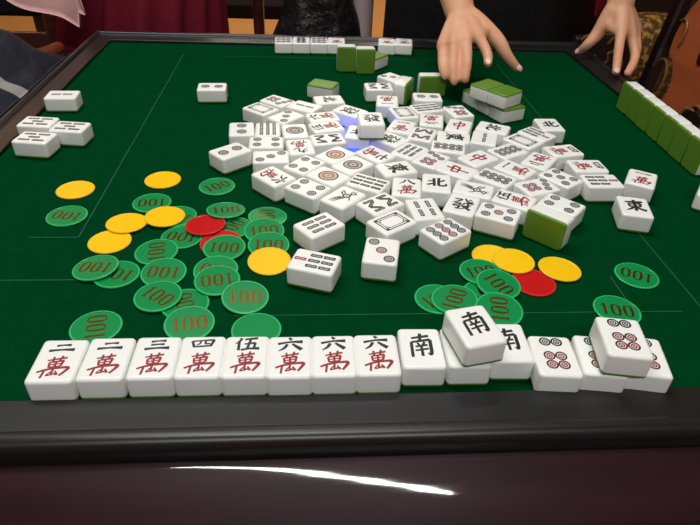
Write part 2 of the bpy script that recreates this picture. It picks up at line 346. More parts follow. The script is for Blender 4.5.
def make_face(code):
    F = Face(); k = code[0]; n = code[1:]
    if k == 'm':
        F.glyph(NUM[n], 0, 12.0, 18, NH[n] * 1.15, B_, 1.55); F.glyph('萬', 0, -6.4, 16.5, 19.5, R_, 1.2)
    elif code == 'E': F.glyph('東', 0, 1.5, 21, 23, B_, 1.55)
    elif code == 'S': F.glyph('南', 0, 2.5, 18.5, 23, B_, 1.3)
    elif code == 'W': F.glyph('西', 0, 1.5, 20, 20, B_, 1.2)
    elif code == 'N': F.glyph('北', 0, 1, 21, 20, B_, 1.6)
    elif code == 'C': F.glyph('中', 0, 0, 19, 25, R_, 1.25)
    elif code == 'F': F.glyph('發', 0, 1, 22, 23, B_, 1.4)
    elif code == 'B':
        for hx, hy, t in ((10.2, 14.6, 1.3), (7.6, 12, .8)):
            for a, b in (((-hx, -hy), (hx, -hy)), ((hx, -hy), (hx, hy)), ((hx, hy), (-hx, hy)), ((-hx, hy), (-hx, -hy))):
                F.ribbon([(a[0], a[1], t), (b[0], b[1], t)], B_)
        for sx in (-1, 1):
            for sy in (-1, 1):
                F.ribbon([(sx * 7.6, sy * 8.5, .9), (sx * 5.6, sy * 10, .9), (sx * 4.2, sy * 12, .9)], B_)
                F.disc(sx * 8.4, sy * 12.8, 1.5, B_, 10)
    elif k == 'p':
        if n in '1o':
            c2 = O_ if n == 'o' else G_
            F.ring(0, 0, 9.6, 11.4, B_, 36); F.ring(0, 0, 8.2, 9.0, c2, 36); F.ring(0, 0, 3.0, 3.8, B_); F.disc(0, 0, 1.9, c2)
            for i in range(12):
                a = 2 * PI * i / 12; F.disc(6 * math.cos(a), 6 * math.sin(a), 1.55, c2, 8); F.ring(6 * math.cos(a), 6 * math.sin(a), 1.3, 1.75, B_ if n == '1' else c2, 8)
                F.disc(10.5 * math.cos(a), 10.5 * math.sin(a), .5, c2, 6)
        P = {'2': [(0, 9.5, B_), (0, -9.5, B_)], '3': [(-8, 12.5, B_), (0, 0, R_), (8, -12.5, B_)], '4': [(x, y, B_) for x in (-7.5, 7.5) for y in (-11, 11)],
             '5': [(x, y, B_) for x in (-8, 8) for y in (-11.5, 11.5)] + [(0, 0, R_)], '5k': [(x, y, B_) for x in (-8, 8) for y in (-11.5, 11.5)] + [(0, 0, B_)],
             '3k': [(-8, 12.5, B_), (0, 0, B_), (8, -12.5, B_)],
             '6': [(-4.3, 14, B_), (4.3, 14, B_)] + [(x, y, R_) for x in (-4.3, 4.3) for y in (-.5, -9.5)],
             '7': [(-8.5, 15, B_), (0, 11.5, B_), (8.5, 8, B_)] + [(x, y, R_) for x in (-4.3, 4.3) for y in (-3, -11.7)],
             '8': [(x, y, B_) for x in (-4.3, 4.3) for y in (-13.5, -4.5, 4.5, 13.5)],
             '9': [(x, y, R_ if y == 0 else B_) for x in (-9, 0, 9) for y in (-12, 0, 12)]}.get(n, [])
        rr = {'2': 6.0, '3': 5.0, '3k': 5.0, '4': 5.0, '5': 4.7, '5k': 4.7, '6': 4.3, '7': 4.2, '8': 4.3, '9': 4.4}.get(n, 4)
        for x, y, c in P: F.dot(x, y, rr, c)
    elif k == 's':
        if n == '1':
            for dx in (-4.6, -2.2, .2): F.ribbon([(dx - 3, -15.5, .5), (dx - 1.2, -8, 1.5), (dx + 2.4, -1, 1.7)], B_)
            F.ring(1.6, 3.6, 2.7, 4.5, B_, 16); F.disc(1.6, 3.6, 1.3, B_, 10)
            F.ribbon([(-3, 3, 1.2), (-6.5, 6, 1.8), (-7.5, 9.5, .6)], B_); F.ribbon([(3.5, 7, 1.8), (4.6, 9, 1.6)], B_)
            F.ring(4.5, 11.5, 1.5, 3.0, B_, 14); F.ribbon([(6.5, 12.5, 1.2), (10.5, 11, .3)], B_)
            F.ribbon([(-2, 6, 1), (-6, 10, 1.4), (-9, 11, .5)], B_); F.ribbon([(4, 3, 1), (8, 0, 1.4), (9, -4, .5)], B_)
            F.ribbon([(3, 14, .8), (1, 17, .5)], B_); F.ribbon([(5, 14, .8), (5.5, 17.5, .5)], B_)
        P = {'2': [(0, 7.5), (0, -7.5)], '3': [(0, 9), (-6, -7), (6, -7)], '4': [(x, y) for x in (-6, 6) for y in (-8, 8)],
             '5': [(x, y) for x in (-8, 8) for y in (-8.5, 8.5)] + [(0, 0)], '6': [(x, y) for x in (-8, 0, 8) for y in (-7.5, 7.5)],
             '7': [(0, 13, R_)] + [(x, y) for x in (-8, 0, 8) for y in (.5, -11.5)], '9': [(x, y) for x in (-8, 0, 8) for y in (-12.5, 0, 12.5)]}.get(n, [])
        L = {'2': 13, '4': 13, '5': 14, '6': 13, '7': 10.8, '9': 11.2, '3': 13}.get(n, 11)
        for t in P: F.stick(t[0], t[1], L, t[2] if len(t) > 2 else B_)
        if n == '8':
            for sy in (-1, 1):
                for sx in (-1, 1):
                    F.stick(sx * 9.2, sy * 9, 13, B_, 0, 4.2); F.stick(sx * 3.6, sy * 9.4, 12.5, B_, sx * sy * .62, 4.0)
    return F.q

W, H, T, TG = .0319, .0421, .0205, .0030
RC, RF = .0034, .0026
def rrect(ins, z):
    pts = []; hw, hh, r = W / 2 - ins, H / 2 - ins, max(RC - ins * .8, .0009)
    for cx, cy, a0 in ((hw - r, hh - r, 0), (-hw + r, hh - r, PI / 2), (-hw + r, -hh + r, PI), (hw - r, -hh + r, 1.5 * PI)):
        for k in range(5):
            a = a0 + PI / 2 * k / 4; pts.append((cx + r * math.cos(a), cy + r * math.sin(a), z))
    return pts
MODE = {'u': lambda p: p, 'd': lambda p: (p[0], -p[1], T - p[2]),
        'U': lambda p: (-p[0], p[2] - T / 2, p[1] + H / 2), 'L': lambda p: (p[1], p[2] - T / 2, p[0] + W / 2)}
MESH = {}
def tile_mesh(code, mode):
    if (code, mode) in MESH: return MESH[code, mode]
    tf = MODE[mode]
    bm = bmesh.new(); prof = [(.0004, TG), (0, TG + .0004)]
    for k in range(6):
        a = PI / 2 * k / 5; prof.append((RF * (1 - math.cos(a)), T - RF + RF * math.sin(a)))
    prof.append((RF + .0005, T))
    loft(bm, [[tf(p) for p in rrect(*q)] for q in prof])
    for pts, ci, k in (make_face(code) if code else []):
        z = T + .00008 + k * 3e-6
        f = bm.faces.new([bm.verts.new(tf((x / 1000, y / 1000, z))) for x, y in pts]); f.material_index = ci
    bm.normal_update()
    me = bpy.data.meshes.new('tile_body'); bm.to_mesh(me); bm.free()
    for k in ('tile', 'ink', 'red', 'orange', 'brownink', 'darkred'): me.materials.append(M[k])
    bm = bmesh.new(); prof = [(RF * .9 + .0005, 0)]
    for k in range(6):
        a = PI / 2 * (1 - k / 5); prof.append((RF * .9 * (1 - math.cos(a)), RF * .9 - RF * .9 * math.sin(a)))
    prof += [(0, TG - .0003), (.0005, TG)]
    loft(bm, [[tf(p) for p in rrect(*q)] for q in prof])
    mb = bpy.data.meshes.new('tile_back'); bm.to_mesh(mb); bm.free(); mb.materials.append(M['back'])
    for m in (me, mb):
        for p in m.polygons: p.use_smooth = True
        m.set_sharp_from_angle(angle=math.radians(38))
    MESH[code, mode] = (me, mb)
    return me, mb
proto = empty('mahjong_tile', (0, 0, 0))
pb = bpy.data.objects.new('tile_body', None or bpy.data.meshes.new('x')); COL.objects.link(pb); pb.parent = proto
pk = bpy.data.objects.new('green_back', pb.data); COL.objects.link(pk); pk.parent = proto
first_tile = True
def tile(x, y, z, a, code, mode, label, group):
    global first_tile
    o = proto if first_tile else copy_thing(proto)
    first_tile = False
    o.location = (x, y, TZ + z); o.rotation_euler = (0, 0, a)
    me, mb = tile_mesh(code, mode)
    for ch in o.children:
        ch.data = me if ch.name.startswith('tile_body') else mb
    tag(o, label, 'mahjong tile', group)
    return o
# x, y, layer, turn, face, mode, label, group
GR = {'P': 'tiles in the shuffled pile', 'N': 'tiles in the near row', 'F': 'tiles in the far row', 'D': 'face-down tiles behind the pile', 'G': 'tiles standing on edge around the pile'}
TILES = [
    (-0.14594, 0.72195, 0, -1.5181, 'p2', 'u', 'two of dots tile lying alone on the far left felt', 'P'),
    (-0.34545, 0.67914, 0, -1.5225, 's2', 'u', 'two of bamboo tile lying alone by the left rail', 'P'),
    (-0.34330, 0.58377, 0, -1.6629, 's5', 'u', 'five of bamboo tile at the back left of three by the left rail', 'P'),
    (-0.29995, 0.56949, 0, -1.6865, 's5', 'u', 'five of bamboo tile on the right of three by the left rail', 'P'),
    (-0.33030, 0.53629, 0, -1.7076, 's5', 'u', 'five of bamboo tile at the front of three by the left rail', 'P'),
    (0.37667, 0.44298, 0, -0.5620, 'm1', 'u', 'tile with black one over red character, right of the pile beside the east wind tile', 'P'),
    (0.33839, 0.37953, 0, -0.2562, 'E', 'u', 'east wind tile lying alone on the right of the pile', 'P'),
    (0.32676, 0.43649, 0, -1.5570, 's7', 'u', 'seven of bamboo tile with one red stick at the right end of the pile', 'P'),
    (0.32499, 0.47416, 0, -1.5523, 'm4', 'u', 'four character tile lying sideways behind the seven of bamboo at the right end', 'P'),
    (0.31053, 0.51516, 0, -1.3454, 'm4', 'u', 'four character tile lying sideways just in front of the far right north wind tile', 'P'),
    (0.32097, 0.59682, 0, 0.0133, 'N', 'u', 'north wind tile at the far right corner of the pile', 'P'),
    (0.29334, 0.56554, 0, -2.5010, 's7', 'u', 'bamboo tile with three dark lines wedged between north wind and a blank framed tile', 'P'),
    (0.26752, 0.54299, 0, -2.4737, 'B', 'u', 'blank tile with double frame on the right of the pile behind an eight of dots', 'P'),
    (0.23910, 0.51262, 0, -1.0404, 'p8', 'u', 'eight of dots tile lying slanted between two red dragon tiles and the framed tile', 'P'),
    (0.27024, 0.48656, 0, -3.8359, 'm2', 'u', 'two character tile turned upside down at the right of the pile', 'P'),
    (0.23407, 0.46417, 0, 0.7294, 'm1', 'u', 'one character tile lying sideways between an eight of dots and a seven of dots', 'P'),
    (0.24677, 0.42228, 0, -1.2176, 'p7', 'u', 'seven of dots tile in the right of the pile beside the five of dots', 'P'),
    (0.28092, 0.44341, 0, -2.5136, 'p5k', 'u', 'five of dots tile with all dark dots, beside seven of bamboo', 'P'),
    (0.26041, 0.38328, 0, -2.3470, 'p4', 'u', 'four of dots tile lying behind the tile that stands showing its green back', 'P'),
    (0.18773, 0.36578, 0, -2.0622, 'p5', 'u', 'five of dots tile with a red centre dot at the front of the pile', 'P'),
    (0.21229, 0.39353, 0, 0.9614, 'm5', 'u', 'five character tile lying sideways behind a five of dots with red centre', 'P'),
    (0.20497, 0.44232, 0, -2.2965, 'p8', 'u', 'eight of dots tile lying behind the front bird tile on the right', 'P'),
    (0.17371, 0.41575, 0, -1.9804, 's1', 'u', 'bird tile with its grey tail to the left, behind the green dragon tile', 'P'),
    (0.15351, 0.38250, 0, -0.4440, 'F', 'u', 'green dragon tile with dark character at the front of the pile', 'P'),
    (0.12696, 0.33304, 0, -0.9657, 'p9', 'u', 'nine of dots tile with a reddish middle row at the front of the pile', 'P'),
    (0.11288, 0.37365, 0, 0.1458, 's4', 'u', 'four of bamboo tile at the front of the pile behind nine of dots', 'P'),
    (0.13543, 0.42907, 0, -0.1808, 'N', 'u', 'north wind tile facing the viewer squarely in the middle of the pile', 'P'),
    (0.10103, 0.41904, 0, -0.1631, 'm8', 'u', 'eight character tile facing the viewer squarely at the front of the pile', 'P'),
    (0.07628, 0.34847, 0, -0.9469, 'B', 'u', 'blank tile with double frame at the front of the pile behind three of dots', 'P'),
    (0.06866, 0.38396, 0, -0.9359, 's8', 'u', 'eight of bamboo zigzag tile at the front of the pile behind the blank framed tile', 'P'),
    (0.06091, 0.29914, 0, -0.1994, 'p3', 'u', 'three of dots tile lying alone in front of the pile', 'P'),
    (0.00520, 0.34316, 0, -0.9216, 's6', 'u', 'six of bamboo tile lying apart at the front left of the pile', 'P'),
    (-0.00005, 0.28246, 0, 1.2355, 's7', 'u', 'seven of bamboo tile with red stick lying among the chips in front of the pile', 'P'),
    (0.03106, 0.39673, 0, -0.7187, 's1', 'u', 'bird tile at the front left of the pile behind six of bamboo', 'P'),
    (0.05986, 0.42858, 0, -2.0944, 's9', 'u', 'nine of bamboo tile behind the zigzag eight of bamboo at the front', 'P'),
    (-0.00555, 0.41645, 0, -2.2562, 'p4', 'u', 'four of dots tile at the front left edge of the pile', 'P'),
    (0.01689, 0.44331, 0, -2.3073, 'po', 'u', 'one of dots tile with orange flower nearest to the viewer', 'P'),
    (-0.00943, 0.47054, 0, -0.6755, 'p4', 'u', 'four of dots tile lying behind the four of dots at the front left edge', 'P'),
    (0.02699, 0.49691, 0, -0.7825, 'po', 'u', 'one of dots tile with orange flower close to the blue glow', 'P'),
    (0.04579, 0.47061, 0, -0.8120, 'p1', 'u', 'one of dots tile with grey flower between two tiles in the middle of the pile', 'P'),
    (0.01416, 0.61282, 0, -4.4248, 'm6', 'u', 'six character tile lying sideways, backmost of three in a left column of the pile', 'P'),
    (0.01855, 0.57980, 0, -4.3927, 'm5', 'u', 'five character tile lying sideways between six characters and a zigzag bamboo tile', 'P'),
    (0.01910, 0.54168, 0, -1.3550, 's8', 'u', 'eight of bamboo zigzag tile at the left of the blue glow', 'P'),
    (-0.02193, 0.56575, 0, -3.0272, 'p1', 'u', 'one of dots tile with grey flower at the left of the pile', 'P'),
    (-0.01452, 0.51852, 0, -2.9891, 'm9', 'u', 'nine character tile lying upside down below a grey one of dots', 'P'),
    (-0.04844, 0.49048, 0, -1.5036, 'p3k', 'u', 'three of dots tile near the left edge of the pile behind a six character tile', 'P'),
    (-0.05588, 0.52996, 0, -1.5440, 'p4', 'u', 'four of dots tile squeezed between nine of bamboo and three of dots', 'P'),
    (-0.05615, 0.56863, 0, 0.0528, 's9', 'u', 'nine of bamboo tile facing the viewer at the left of the pile', 'P'),
    (-0.08902, 0.56918, 0, 0.0895, 'p2', 'u', 'two of dots tile standing at the left edge of the pile beside nine of bamboo', 'P'),
    (-0.09658, 0.50522, 0, -0.8572, 'p2', 'u', 'two of dots tile at the leftmost corner of the pile', 'P'),
    (-0.04308, 0.44224, 0, -2.4072, 'm6', 'u', 'six character tile with red character to the left at the left edge of the pile', 'P'),
    (-0.03444, 0.61196, 0, -0.7322, 'p3k', 'u', 'three of dots tile at the back left, in front of the seven of dots', 'P'),
    (-0.04797, 0.66922, 0, -2.2209, 'p7', 'u', 'seven of dots tile at the far back left corner of the pile', 'P'),
    (-0.06960, 0.63863, 0, -2.2895, 'B', 'u', 'blank framed tile at the back left corner of the pile', 'P'),
    (-0.00964, 0.64957, 0, -2.1349, 's2', 'u', 'two of bamboo tile at the back left of the pile behind the six characters', 'P'),
    (0.02470, 0.67691, 0, -1.3898, 'N', 'u', 'north wind tile lying sideways at the back of the pile before a face-down tile', 'P'),
    (0.05267, 0.63577, 0, -2.2390, 'F', 'u', 'tile with grey character and lilac-lit side at the back of the pile', 'P'),
    (0.07326, 0.55829, 1, 0.0081, 'F', 'u', 'green dragon tile lying on top of other tiles beside the blue glow', 'P'),
    (0.05928, 0.56337, 0, -0.2180, 'N', 'u', 'tile mostly hidden beneath the raised tile, its front lit blue', 'P'),
    (0.10874, 0.67596, 0, -3.2537, 'm1', 'u', 'one character tile turned upside down at the back of the pile', 'P'),
    (0.12625, 0.63269, 0, 0.2278, 'B', 'u', 'blank framed tile at the back of the pile behind a one character tile', 'P'),
    (0.11682, 0.58403, 0, -0.3896, 'm1', 'u', 'one character tile slanted in the middle of the pile behind a green dragon', 'P'),
    (0.09796, 0.54460, 0, -2.3743, 'F', 'u', 'tile with dark character partly under the raised tile at the middle of the pile', 'P'),
    (0.07466, 0.49981, 0, -2.4079, 'm7', 'u', 'seven character tile with red character to the left, in front of the blue glow', 'P'),
    (0.11736, 0.50983, 0, -0.7048, 's6', 'u', 'six of bamboo tile slanted in the middle of the pile', 'P'),
    (0.09505, 0.46320, 0, -1.2516, 'E', 'u', 'east wind tile lying sideways in the middle of the pile', 'P'),
    (0.14085, 0.55944, 0, -0.3876, 's8', 'u', 'eight of bamboo zigzag tile behind a seven of dots in the middle right', 'P'),
    (0.13982, 0.48712, 0, -0.6848, 'p7', 'u', 'seven of dots tile in the middle of the pile beside six of bamboo', 'P'),
    (0.17994, 0.55225, 0, -1.7879, 'E', 'u', 'east wind tile lying sideways behind an eight of dots, middle right of pile', 'P'),
    (0.16696, 0.52189, 0, -1.8307, 'p8', 'u', 'eight of dots tile just in front of the sideways east wind tile', 'P'),
    (0.16111, 0.60670, 0, -3.3456, 'm2', 'u', 'two character tile turned upside down at the back of the pile before nine of bamboo', 'P'),
    (0.16157, 0.65080, 0, -1.2856, 's9', 'u', 'nine of bamboo tile at the back of the pile before a two of dots', 'P'),
    (0.17026, 0.69535, 0, -1.6069, 'p2', 'u', 'two of dots tile at the back of the pile before the standing green-backed tile', 'P'),
    (0.10201, 0.73592, 0, -1.5180, 's8', 'u', 'eight of bamboo tile lying square at the back, left of the tile standing on edge', 'P'),
    (0.20494, 0.64059, 0, 0.2375, 'p7', 'u', 'seven of dots tile at the back right of the pile beside the face-down stack', 'P'),
    (0.19468, 0.58873, 0, -0.3761, 'C', 'u', 'red dragon tile at the back right, in front of a seven of dots', 'P'),
    (0.23968, 0.58369, 0, -2.0535, 'N', 'u', 'north wind tile lying sideways at the back right just below the face-down stack', 'P'),
    (0.21946, 0.55038, 0, -0.3415, 's2', 'u', 'two of bamboo tile below a sideways north wind tile at the back right', 'P'),
    (0.19688, 0.49162, 0, -0.9797, 'C', 'u', 'red dragon tile with stroke slanting up right, in front of a two of bamboo', 'P'),
    (0.16522, 0.46044, 0, 0.8890, 'C', 'u', 'red dragon tile with stroke slanting down right behind the north wind tile', 'P'),
    (0.12926, 0.77887, 0, -2.4192, 'p3', 'u', 'three of dots tile at the back beside the tile standing on edge', 'P'),
    (0.44745, 0.41394, 0, -0.6422, 'C', 'u', 'white tile cut off by the right edge of view in front of the upright row', 'P'),
    (0.07752, 0.17389, 0, -0.0180, 'S', 'u', 'south wind tile lying slightly askew beside the last six in the near row', 'N'),
    (0.11061, 0.17439, 0, -0.0089, 'S', 'u', 'near row tile mostly covered by the askew south wind tile', 'N'),
    (0.14374, 0.17857, 0, -0.0286, 'S', 'u', 'south wind tile half covered on its left by the tile above it', 'N'),
    (0.11478, 0.17477, 1, 0.2109, 'S', 'u', 'south wind tile resting askew on top of the near row', 'N'),
    (0.17517, 0.16371, 0, -0.0874, 'p6', 'u', 'six of dots tile in the near row fully visible beside the covered pair', 'N'),
    (0.20902, 0.16304, 0, -0.1520, 'p6', 'u', 'six of dots tile in the near row half hidden under the raised six of dots', 'N'),
    (0.24284, 0.16233, 0, -0.2147, 'p6', 'u', 'rightmost six of dots tile in the near row, mostly covered', 'N'),
    (0.21967, 0.16084, 1, -0.1675, 'p6', 'u', 'six of dots tile resting on top of two others in the near row', 'N'),
    (-0.04957, 0.97529, 0, 0.0324, 'p9', 'u', 'leftmost tile from the left in the far row before the black jacket', 'F'),
    (-0.01721, 0.97641, 0, 0.0080, 'p8', 'u', 'second tile from the left in the far row before the black jacket', 'F'),
    (0.01552, 0.97755, 0, -0.0167, 'p9', 'u', 'third tile from the left in the far row before the black jacket', 'F'),
    (0.04753, 0.97862, 0, -0.0408, 'm1', 'u', 'fourth tile from the left in the far row before the black jacket', 'F'),
    (0.14221, 0.98169, 0, -0.1116, 'm1', 'u', 'left tile of the lone pair against the far rail', 'F'),
    (0.17444, 0.98299, 0, -0.1350, 'm2', 'u', 'right tile of the lone pair against the far rail', 'F'),
    (0.01817, 0.74479, 0, -1.9954, '', 'd', 'green-backed tile lying face down alone behind the pile', 'D'),
    (0.11130, 0.89529, 0, -0.6984, '', 'd', 'green-backed tile lying face down beside two standing tiles', 'D'),
    (-0.17950, 0.16640, 0, 0.0000, 'm2', 'u', 'black two over red character, leftmost tile of the near row', 'N'),
    (-0.14683, 0.16780, 0, 0.0000, 'm2', 'u', 'black two over red character, second tile of the near row', 'N'),
    (-0.11388, 0.16820, 0, 0.0000, 'm3', 'u', 'black three over red character in the near row', 'N'),
    (-0.08181, 0.16820, 0, 0.0000, 'm4', 'u', 'black four over red character, upright in the near row', 'N'),
    (-0.05012, 0.16780, 0, 0.0000, 'm5', 'u', 'black five over red character, upright in the near row', 'N'),
    (-0.01872, 0.16700, 0, 0.0000, 'm6', 'u', 'black six over red character beside the five in the near row', 'N'),
    (0.01268, 0.16740, 0, 0.0000, 'm6', 'u', 'black six over red character, middle of three sixes in the near row', 'N'),
    (0.04408, 0.16780, 0, 0.0000, 'm6', 'u', 'black six over red character beside the askew south wind tile', 'N'),
    (0.27683, 0.66926, 1, -0.9137, '', 'd', 'face-down tile at the right on top of the green stack', 'D'),
    (0.25716, 0.69475, 1, -0.9137, '', 'd', 'face-down tile at the left on top of the green stack', 'D'),
    (0.28362, 0.66679, 0, -1.1371, '', 'd', 'face-down tile at the right end of the lower layer of the green stack', 'D'),
    (0.27009, 0.69600, 0, -1.1371, '', 'd', 'face-down middle tile in the lower layer of the green stack', 'D'),
    (0.25656, 0.72522, 0, -1.1371, '', 'd', 'face-down tile at the left end of the lower layer of the green stack', 'D'),
    (0.05990, 0.87083, 0, 0.0121, 'm2', 'U', 'tile standing upright with green back to the viewer, left of two behind the pile', 'G'),
    (0.09158, 0.86120, 0, 0.0279, 'm2', 'U', 'tile standing upright with green back to the viewer, right of two behind the pile', 'G'),
    (0.23313, 0.34601, 0, -0.7947, 's3', 'L', 'tile on its long edge showing its green back, front right of the pile', 'G'),
    (0.13970, 0.73132, 0, 1.1489, 's3', 'L', 'tile standing on its long edge with its green back to the right', 'G'),
    (0.18853, 0.76068, 0, 0.0470, 's3', 'L', 'tile standing on its long edge with green back to the viewer below the reaching hand', 'G'),
]
for x, y, lv, a, code, mode, label, g in TILES:
    tile(x, y, .0004 + lv * (T + .0002), a, code, mode, label, GR[g])
ORD = ('far end tile', 'second tile', 'third tile', 'fourth tile', 'fifth tile', 'sixth tile', 'seventh tile', 'eighth tile', 'ninth tile')
for i in range(7):
    tile(.4722 + T / 2 - .0003 * i + .0005 * math.sin(i * 2.1), .7163 - W / 2 - .0328 * i, .0004, -PI / 2 + .012 * math.sin(i * 3.7), ('p3', 's9', 'm1', 'p8', 'm3', 's2', 'E')[i], 'U',
         ORD[i] + (' of' if i == 0 else ' from the far end in') + ' the green-backed upright row by right rail', 'upright tiles along the right rail')

# ------------------------------------------------------------------ chips
CRAD, CT = .02, .0016
DIG = {'1': [[(22, 80, 8), (46, 98, 9)], [(50, 100, 22), (50, 0, 22)], [(22, 4, 10), (78, 4, 10)]],
       '0': [[(50, 98, 10), (22, 86, 20), (16, 50, 24), (22, 14, 20), (50, 2, 10), (78, 14, 20), (84, 50, 24), (78, 86, 20), (50, 98, 10)]]}
def chip_meshes(body, rim, number):
    bm = bmesh.new(); n = 40
    loft(bm, [[(r * math.cos(2 * PI * i / n), r * math.sin(2 * PI * i / n), z) for i in range(n)] for r, z in
              ((CRAD - .0006, 0), (CRAD, .0004), (CRAD, CT - .0004), (CRAD - .0005, CT), (CRAD - .0016, CT), (CRAD - .0020, CT - .0003), (CRAD - .003, CT - .0003))], True)
    for f in bm.faces:
        if all(math.hypot(v.co.x, v.co.y) > CRAD - .0017 for v in f.verts): f.material_index = 1
    me = bpy.data.meshes.new('disc'); bm.to_mesh(me); bm.free(); me.materials.append(body); me.materials.append(rim)
    for p in me.polygons: p.use_smooth = True
    me.set_sharp_from_angle(angle=math.radians(30))
    if not number: return me, None
    bm = bmesh.new(); F = Face()
    for ch, cx in (('1', -9.2), ('0', -.8), ('0', 8.6)):
        for st in DIG[ch]:
            F.ribbon([(cx * 1.12 + (x - 50) * (.07 if ch == '1' else .092), (y - 50) * .15, t * .105) for x, y, t in st], 0, 5)
    for pts, ci, k in F.q:
        bm.faces.new([bm.verts.new((x / 1000, y / 1000, CT - .00022 + k * 3e-6)) for x, y in pts])
    bm.normal_update()
    mn = bpy.data.meshes.new('gold_number'); bm.to_mesh(mn); bm.free(); mn.materials.append(M['foil'])
    return me, mn
CK = {'G': chip_meshes(M['cgreen'], M['cedge'], True), 'g': chip_meshes(M['cgreen'], M['cedge'], False),
      'Y': chip_meshes(M['cyellow'], M['cyellowrim'], False), 'R': chip_meshes(M['cred'], M['credrim'], False)}
CN = {'G': 'green chips marked 100', 'g': 'green chips marked 100', 'Y': 'yellow chips', 'R': 'red chips'}
PROTO = {}
